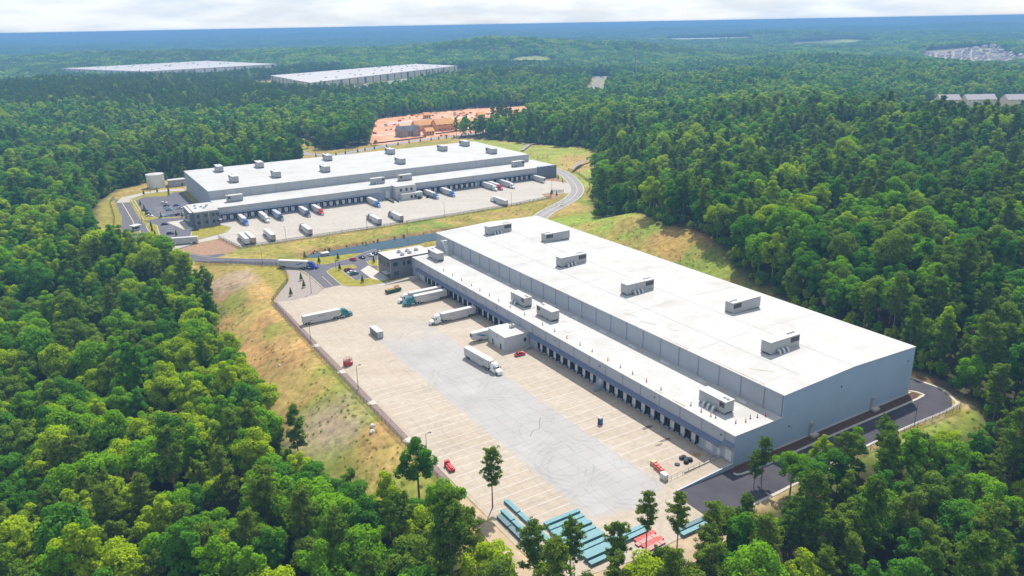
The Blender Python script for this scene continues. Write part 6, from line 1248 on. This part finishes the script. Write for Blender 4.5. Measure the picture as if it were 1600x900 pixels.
# single trees that stand out
for (u, v, kind, i, tn, s, lb) in [(20.5,-66.8,'p',0,'olive',.80,'open-crowned pine standing before the near end of the left stalls'),(-12.5,-65.5,'p',2,'dark green',.80,'pine growing in front of the central teal bundles'),(-16.5,-46.5,'p',1,'olive',.74,'slim pine in front of the red beams, left of its neighbour'),(-20.5,-40.5,'p',1,'olive',.76,'slim pine in front of the red beams, right of its neighbour'),
        (-15.5,18,'b',3,'bright lime green',.66,'bright lime green tree standing alone against the dark drive'),(-20,38,'p',2,'dark green',.74,'dark pine reaching up against the dark drive'),(86,-99,'p',3,'dark green',.95,'lone feathery pine at the edge of the grass bank'),(-10,-2.5,'p',2,'dark green',.55,'dark pine hiding the near warehouse corner'),
        (22,-80,'b',4,'fresh green',1.1,'rounded green tree below the open-crowned pine'),(36.5,-80.5,'b',3,'deep green',1.05,'deep green tree over the near end of the left fence'),
        (5,-82,'p',2,'olive',.85,'broad olive pine left of the teal bundle rows'),(-15,-77,'p',0,'dark green',.95,'tall dark pine at the bottom left of the teal bundles'),(-18.5,-57,'p',2,'dark green',.8,'dark pine hiding the near end of the central teal bundles'),(-25,-34,'p',0,'olive',.8,'olive pine in front of the end of the teal bundles by the drive'),(-23.5,-27,'b',0,'olive green',.72,'olive broadleaf tree at the yard end before the dark drive'),(-17.5,3,'b',0,'fresh green',.72,'fresh green tree below the near warehouse corner'),(-18,28,'b',3,'fresh green',.7,'slim green tree right of the lone lime tree'),(-9.5,1,'p',0,'dark green',.62,'dark pine covering the drive at the near corner'),
        (-25,-62,'p',2,'olive',.8,'broad olive pine at the bottom below the central teal bundles'),(-28,-53,'p',0,'dark green',.75,'dark pine at the bottom below the red beams'),(-28,-38,'p',2,'olive',.85,'olive pine at the bottom right of the red beams'),(-32,-66,'b',1,'fresh green',.98,'fresh green tree at the bottom edge below the left teal bundles'),(-34,-50,'b',0,'olive green',1.0,'olive broadleaf tree at the bottom edge below the red beams'),(-33,-42,'p',2,'olive',.98,'full olive pine at the bottom edge right of the red beams'),(-35,-34,'b',2,'deep green',1.1,'wide deep green tree at the bottom edge below the dark drive end'),(-31,-57,'b',0,'bright lime green',1.1,'bright lime tree at the bottom edge left of the dark pine'),(-30,-29,'b',1,'deep green',.95,'deep green tree at the bottom before the dark drive')]:
    x, y = NW(u, v); t_, o = tree(kind, i, tn, x, y, float(height(x, y)), s, u*1.7, lb, None); o.material_slots[0].link = 'OBJECT'; o.material_slots[0].material = (PINE if kind == 'p' else LEAF)[tn]
# bare grey tree
xb, yb = -58, 132; mb = MB(); zb = float(height(xb, yb)); bt = tag(empty('bare_tree', (xb, yb, zb)), 'leafless grey tree among the green crowns at the bottom', 'tree'); mb.cyl((0,0,0), .3, 9, 8, 'z', .15)
mc = MB()
for k in range(26):
    a = rng.uniform(0, 6.28); z0 = rng.uniform(5, 9); e = Vector((math.cos(a)*rng.uniform(2,3.6), math.sin(a)*rng.uniform(2,3.6), z0+rng.uniform(2,4.5))); mc.bar((0,0,z0), e, .08, 4, .03)
    for j_ in range(9):
        f = rng.uniform(.4, 1); b0 = Vector((0,0,z0)).lerp(e, f); mc.bar(b0, b0+Vector(rng.normal(size=3))*.8+Vector((0,0,.5)), .035, 3, .012)
mb.build('trunk', mat('grey_bark', (.3,.27,.25), .95), bt); mc.build('crown', mat('grey_bark', (.3,.27,.25), .95), bt)
# mid and far woods
def far_woods(r0_, r1_, sp, kb, kp, smin, smax):
    X_ = r1_*.74+60; gx_, gy_ = jitter(-X_, X_, r0_*.6 if r0_ > 900 else 860, r1_, sp); r = np.hypot(gx_, gy_); k = (r >= r0_) & (r < r1_) & wedge(gx_, gy_, .74, 60); gx_, gy_ = gx_[k], gy_[k]
    k = wooded(gx_, gy_, 1); gx_, gy_ = gx_[k], gy_[k]; gz = height(gx_, gy_); sp_, tint = plant(gx_, gy_, 1); n = len(gx_); rz = rng.uniform(0, 6.28, n); s = rng.uniform(smin, smax, n)
    vb = rng.integers(len(kb), size=n); vp = rng.integers(len(kp), size=n)
    ti = np.where(tint > .64, 0, np.where(tint > .44, 1, np.where(tint > .26, 2, 3))); tp = np.where(tint > .55, 1, 0)
    kb = np.array(kb); kp = np.array(kp); idx = np.where(sp_, kp[vp, np.minimum(tp, kp.shape[1]-1)], kb[vb, np.minimum(ti, kb.shape[1]-1)])
    return np.stack([gx_, gy_, gz, rz, s, idx], 1)
k860 = [far_woods(860, 2300, 8.8, IDX['mbroad'], IDX['mpine'], .8, 1.25), far_woods(2300, 5200, 15, IDX['c1'], IDX['c1p'], .85, 1.2), far_woods(5200, 13500, 48, IDX['c2'], IDX['c2'], .9, 1.2), far_woods(13500, 23000, 95, IDX['c2'], IDX['c2'], 1.5, 2.1)]
ALL = np.concatenate([np.array(FOREST)]+k860)
pm_ = bpy.data.meshes.new('forest'); pm_.vertices.add(len(ALL)); pm_.vertices.foreach_set('co', ALL[:, :3].astype(np.float32).ravel())
for nm_, cidx, ty in (('rz', 3, 'FLOAT'), ('sc', 4, 'FLOAT'), ('ix', 5, 'INT')):
    a_ = pm_.attributes.new(nm_, ty, 'POINT'); a_.data.foreach_set('value', ALL[:, cidx].astype(np.int32 if ty == 'INT' else np.float32))
fo_ = place('forest', pm_); tag(fo_, 'dense mixed forest of pines and broadleaf trees stretching to the horizon', 'forest', None, 'stuff')
ng = bpy.data.node_groups.new('forest_instances', 'GeometryNodeTree'); ng.interface.new_socket('Geometry', in_out='INPUT', socket_type='NodeSocketGeometry'); ng.interface.new_socket('Geometry', in_out='OUTPUT', socket_type='NodeSocketGeometry')
gi = N(ng, 'NodeGroupInput'); go = N(ng, 'NodeGroupOutput'); ip = N(ng, 'GeometryNodeInstanceOnPoints'); ci = N(ng, 'GeometryNodeCollectionInfo'); ci.inputs['Collection'].default_value = SRC; ci.inputs['Separate Children'].default_value = True; ci.inputs['Reset Children'].default_value = True
def na_(nm_, ty): n = N(ng, 'GeometryNodeInputNamedAttribute', data_type=ty); n.inputs['Name'].default_value = nm_; return n
cx_ = N(ng, 'ShaderNodeCombineXYZ'); ip.inputs['Pick Instance'].default_value = True; L = ng.links.new
L(gi.outputs[0], ip.inputs['Points']); L(ci.outputs[0], ip.inputs['Instance']); L(na_('ix', 'INT').outputs[0], ip.inputs['Instance Index']); L(na_('rz', 'FLOAT').outputs[0], cx_.inputs[2]); L(cx_.outputs[0], ip.inputs['Rotation']); L(na_('sc', 'FLOAT').outputs[0], ip.inputs['Scale']); L(ip.outputs[0], go.inputs[0])
md = fo_.modifiers.new('instances', 'NODES'); md.node_group = ng
print('forest points', len(ALL), 'individual', nind)

# grass tufts and weeds on the banks
def tuft(n, h, sp, m):
    mb = MB()
    for i in range(n):
        a = rng.uniform(0, 6.28); r = rng.uniform(0, sp); x, y = math.cos(a)*r, math.sin(a)*r; l = rng.uniform(.6, 1.2)*h; d = rng.uniform(0, 6.28); w_ = l*.16
        mb.add([(x-w_*math.cos(d), y-w_*math.sin(d), 0), (x+w_*math.cos(d), y+w_*math.sin(d), 0), (x+math.sin(d)*l*.5, y-math.cos(d)*l*.5, l)], [(0, 1, 2)])
    me = mb.mesh('tuft', m, False); at = me.attributes.new('tone', 'FLOAT', 'FACE'); at.data.foreach_set('value', rng.random(len(me.polygons)).astype(np.float32)); return me
TS = bpy.data.collections.new('tuft_source'); TM = [leafmat('grass_green', (.16,.23,.03), .3), leafmat('grass_straw', (.42,.31,.11), .3), leafmat('grass_olive', (.27,.26,.05), .3)]
for k in range(6): TS.objects.link(bpy.data.objects.new('t%d' % k, tuft(34, .55 if k < 3 else .95, .75 if k < 3 else .55, TM[k % 3])))
gx_, gy_ = jitter(-330, 190, 130, 760, 1.9); k_ = inpoly(gx_, gy_, CLEAR) & wedge(gx_, gy_); gx_, gy_ = gx_[k_], gy_[k_]; uu_, vv_ = near_uv(gx_, gy_); ff_ = (gx_-EF[0])*UF[0]+(gy_-EF[1])*UF[1]; fv_ = (gx_-EF[0])*VF[0]+(gy_-EF[1])*VF[1]
ok_ = ((vv_ < -74.5) & (uu_ < 262)) | ((vv_ > 98) & (uu_ < 262) & (uu_ > 0)) | ((fv_ < -84.5) & (fv_ > -122) & (uu_ > 295) & (ff_ < 215) & (ff_ > 0) & (pdist(gx_, gy_, POND) > 2) & ~inpoly(gx_, gy_, POND)) | ((uu_ < -18) & (vv_ > 8) & (vv_ < 100)) | ((ff_ > 300) & (fv_ > -20))
dn_ = fbm(gx_/16., gy_/16., 91, 3); ok_ &= rng.random(len(gx_)) < sstep(.4, .75, dn_)*.4; gx_, gy_ = gx_[ok_], gy_[ok_]; gz_ = height(gx_, gy_); n_ = len(gx_); gn_ = fbm(gx_/28, gy_/28, 21, 5)
ti_ = np.where(gn_+rng.normal(0, .08, n_) > .53, 0, np.where(rng.random(n_) < .6, 1, 2))
tp_ = bpy.data.meshes.new('bank_grass'); tp_.vertices.add(n_); tp_.vertices.foreach_set('co', np.stack([gx_, gy_, gz_], 1).astype(np.float32).ravel())
for nm_, val, ty in (('rz', rng.uniform(0, 6.28, n_), 'FLOAT'), ('sc', rng.uniform(.5, 1.0, n_), 'FLOAT'), ('ix', ti_, 'INT')):
    a_ = tp_.attributes.new(nm_, ty, 'POINT'); a_.data.foreach_set('value', val.astype(np.int32 if ty == 'INT' else np.float32))
to_ = place('bank_grass', tp_); tag(to_, 'rough tufts of grass and weeds on the banks', 'grass', None, 'stuff'); ng2 = ng.copy(); [setattr(n.inputs['Collection'], 'default_value', TS) for n in ng2.nodes if n.bl_idname == 'GeometryNodeCollectionInfo']; to_.modifiers.new('instances', 'NODES').node_group = ng2
print('tufts', n_)
# young trees planted around the lots
SAPC = leafmesh('sapling_crown', *(lambda n: (lambda z, a, r: (np.stack([np.cos(a)*r, np.sin(a)*r, z], 1), np.stack([np.cos(a), np.sin(a), 0*a+.4], 1)+rng.normal(size=(n,3))*.4, rng.uniform(.25,.5,n), rng.random(n)))(*(lambda z, a: (z, a, .95*(1-(z-.7)/3.6)*rng.uniform(.55,1.05,n)+.06))(rng.uniform(.7, 4.2, n), rng.uniform(0, 6.28, n))))(700))
SAPC.materials.append(PINE['dark green']); SAPT = MB().cyl((0,0,0), .07, 3, 6, 'z', .03).mesh('sapling_trunk', BARK)
def sapling(x, y, s, label, group):
    t_ = tag(empty('sapling', (x, y, float(height(x, y))+.05), s*9), label, 'young tree', group); t_.scale = (s*.95, s*.95, s); place('crown', SAPC, t_); place('trunk', SAPT, t_)
for (u, v, s, lb) in [(277.5,-36,.95,'young conical tree on the verge behind the blue-cab truck'),(262.6,-32.8,1,'young conical tree on the verge right of the blue-cab truck'),(263.5,-21.9,1,'young conical tree between the road and the pond'),(245,-27.6,.95,'young conical tree on the lawn island beside the maroon car'),(218.4,-25.5,.95,'young conical tree at the near tip of the lawn island'),(247.2,-7.8,.9,'young conical tree on the small island before the office'),(239.4,-49.8,1,'young conical tree on the gravel bed, farthest of three'),(227.6,-52.1,1,'young conical tree on the gravel bed, middle of three'),(219.2,-61,1,'young conical tree on the gravel bed, nearest the fence')]:
    sapling(*NW(u, v), s, lb, 'young trees round the near car park')
for k, (x, y) in enumerate([(-250,520),(-259,537),(-268,551),(-283,590),(-276,598),(-268,600),(-232,486),(-226,474),(-219,462),(-236,511),(-206,462),(-222,511.5),(-262,586)]): sapling(x, y, .95, 'young tree on a lawn strip of the far car park', 'young trees of the far car park')
for k, (x, y) in enumerate([(34,632),(37.5,628),(39,622),(30,561),(34,558),(31,566)]): sapling(x, y, .9, 'young tree on a pine-straw bed at the far yard exit', 'young trees at the far yard exit')
bl = [(-189,757),(-180,761),(-171,764.5),(-163,771),(-153,783),(-147,791),(-139,800),(-128,812),(-118,826),(-108,840),(-97,850),(-86,858),(-78,863),(-70,869),(-62,876),(-54,882),(-46,888),(-38,895),(-30,901),(-22,909),(-14,917),(-7,923),(8,880),(14,885),(20,888)]
for x, y in bl: sapling(x, y, 1.0, 'small planted tree along the road behind the far warehouse', 'small trees along the back road')
for k, (x, y) in enumerate([(-243,887),(-236,873),(-230,861),(-220,840),(-213,826),(-204,812),(-194,803)]):
    t_ = tag(empty('broadleaf_tree', (x-8, y+6, 0), k), 'round deep green street tree lining the back road', 'tree', 'street trees on the back road'); t_.scale = (.62,)*3
    o = place('crown', BR[4][0], t_); o.material_slots[0].link = 'OBJECT'; o.material_slots[0].material = LEAF['deep green']; place('trunk', BR[4][1], t_)
for k, (x, y) in enumerate([(-14,975),(-8,985),(-20,992),(-3,1003),(-12,1012),(2,962)]):
    t_ = tag(empty('pine_tree', (x, y, 0), k), 'tall thin pine left standing at the right of the building site', 'tree', 'pines on the building site'); o = place('crown', PN[1][0], t_); o.material_slots[0].link = 'OBJECT'; o.material_slots[0].material = PINE['dark green']; place('trunk', PN[1][1], t_)

# ------------------------------------------------------------------ haze
hz = MB().box(-62000, 62000, -21000, 72000, -400, 121.5).build('haze', None); tag(hz, 'thin blue summer haze over the woods', 'haze', None, 'stuff')
hm = bpy.data.materials.new('haze'); hm.use_nodes = True; t = hm.node_tree; t.nodes.clear(); out = N(t, 'ShaderNodeOutputMaterial'); pv = N(t, 'ShaderNodeVolumePrincipled')
pv.inputs['Color'].default_value = (.19,.40,.70,1); pv.inputs['Density'].default_value = .00023; pv.inputs['Anisotropy'].default_value = .0
t.links.new(pv.outputs[0], out.inputs['Volume']); hz.data.materials.append(hm)
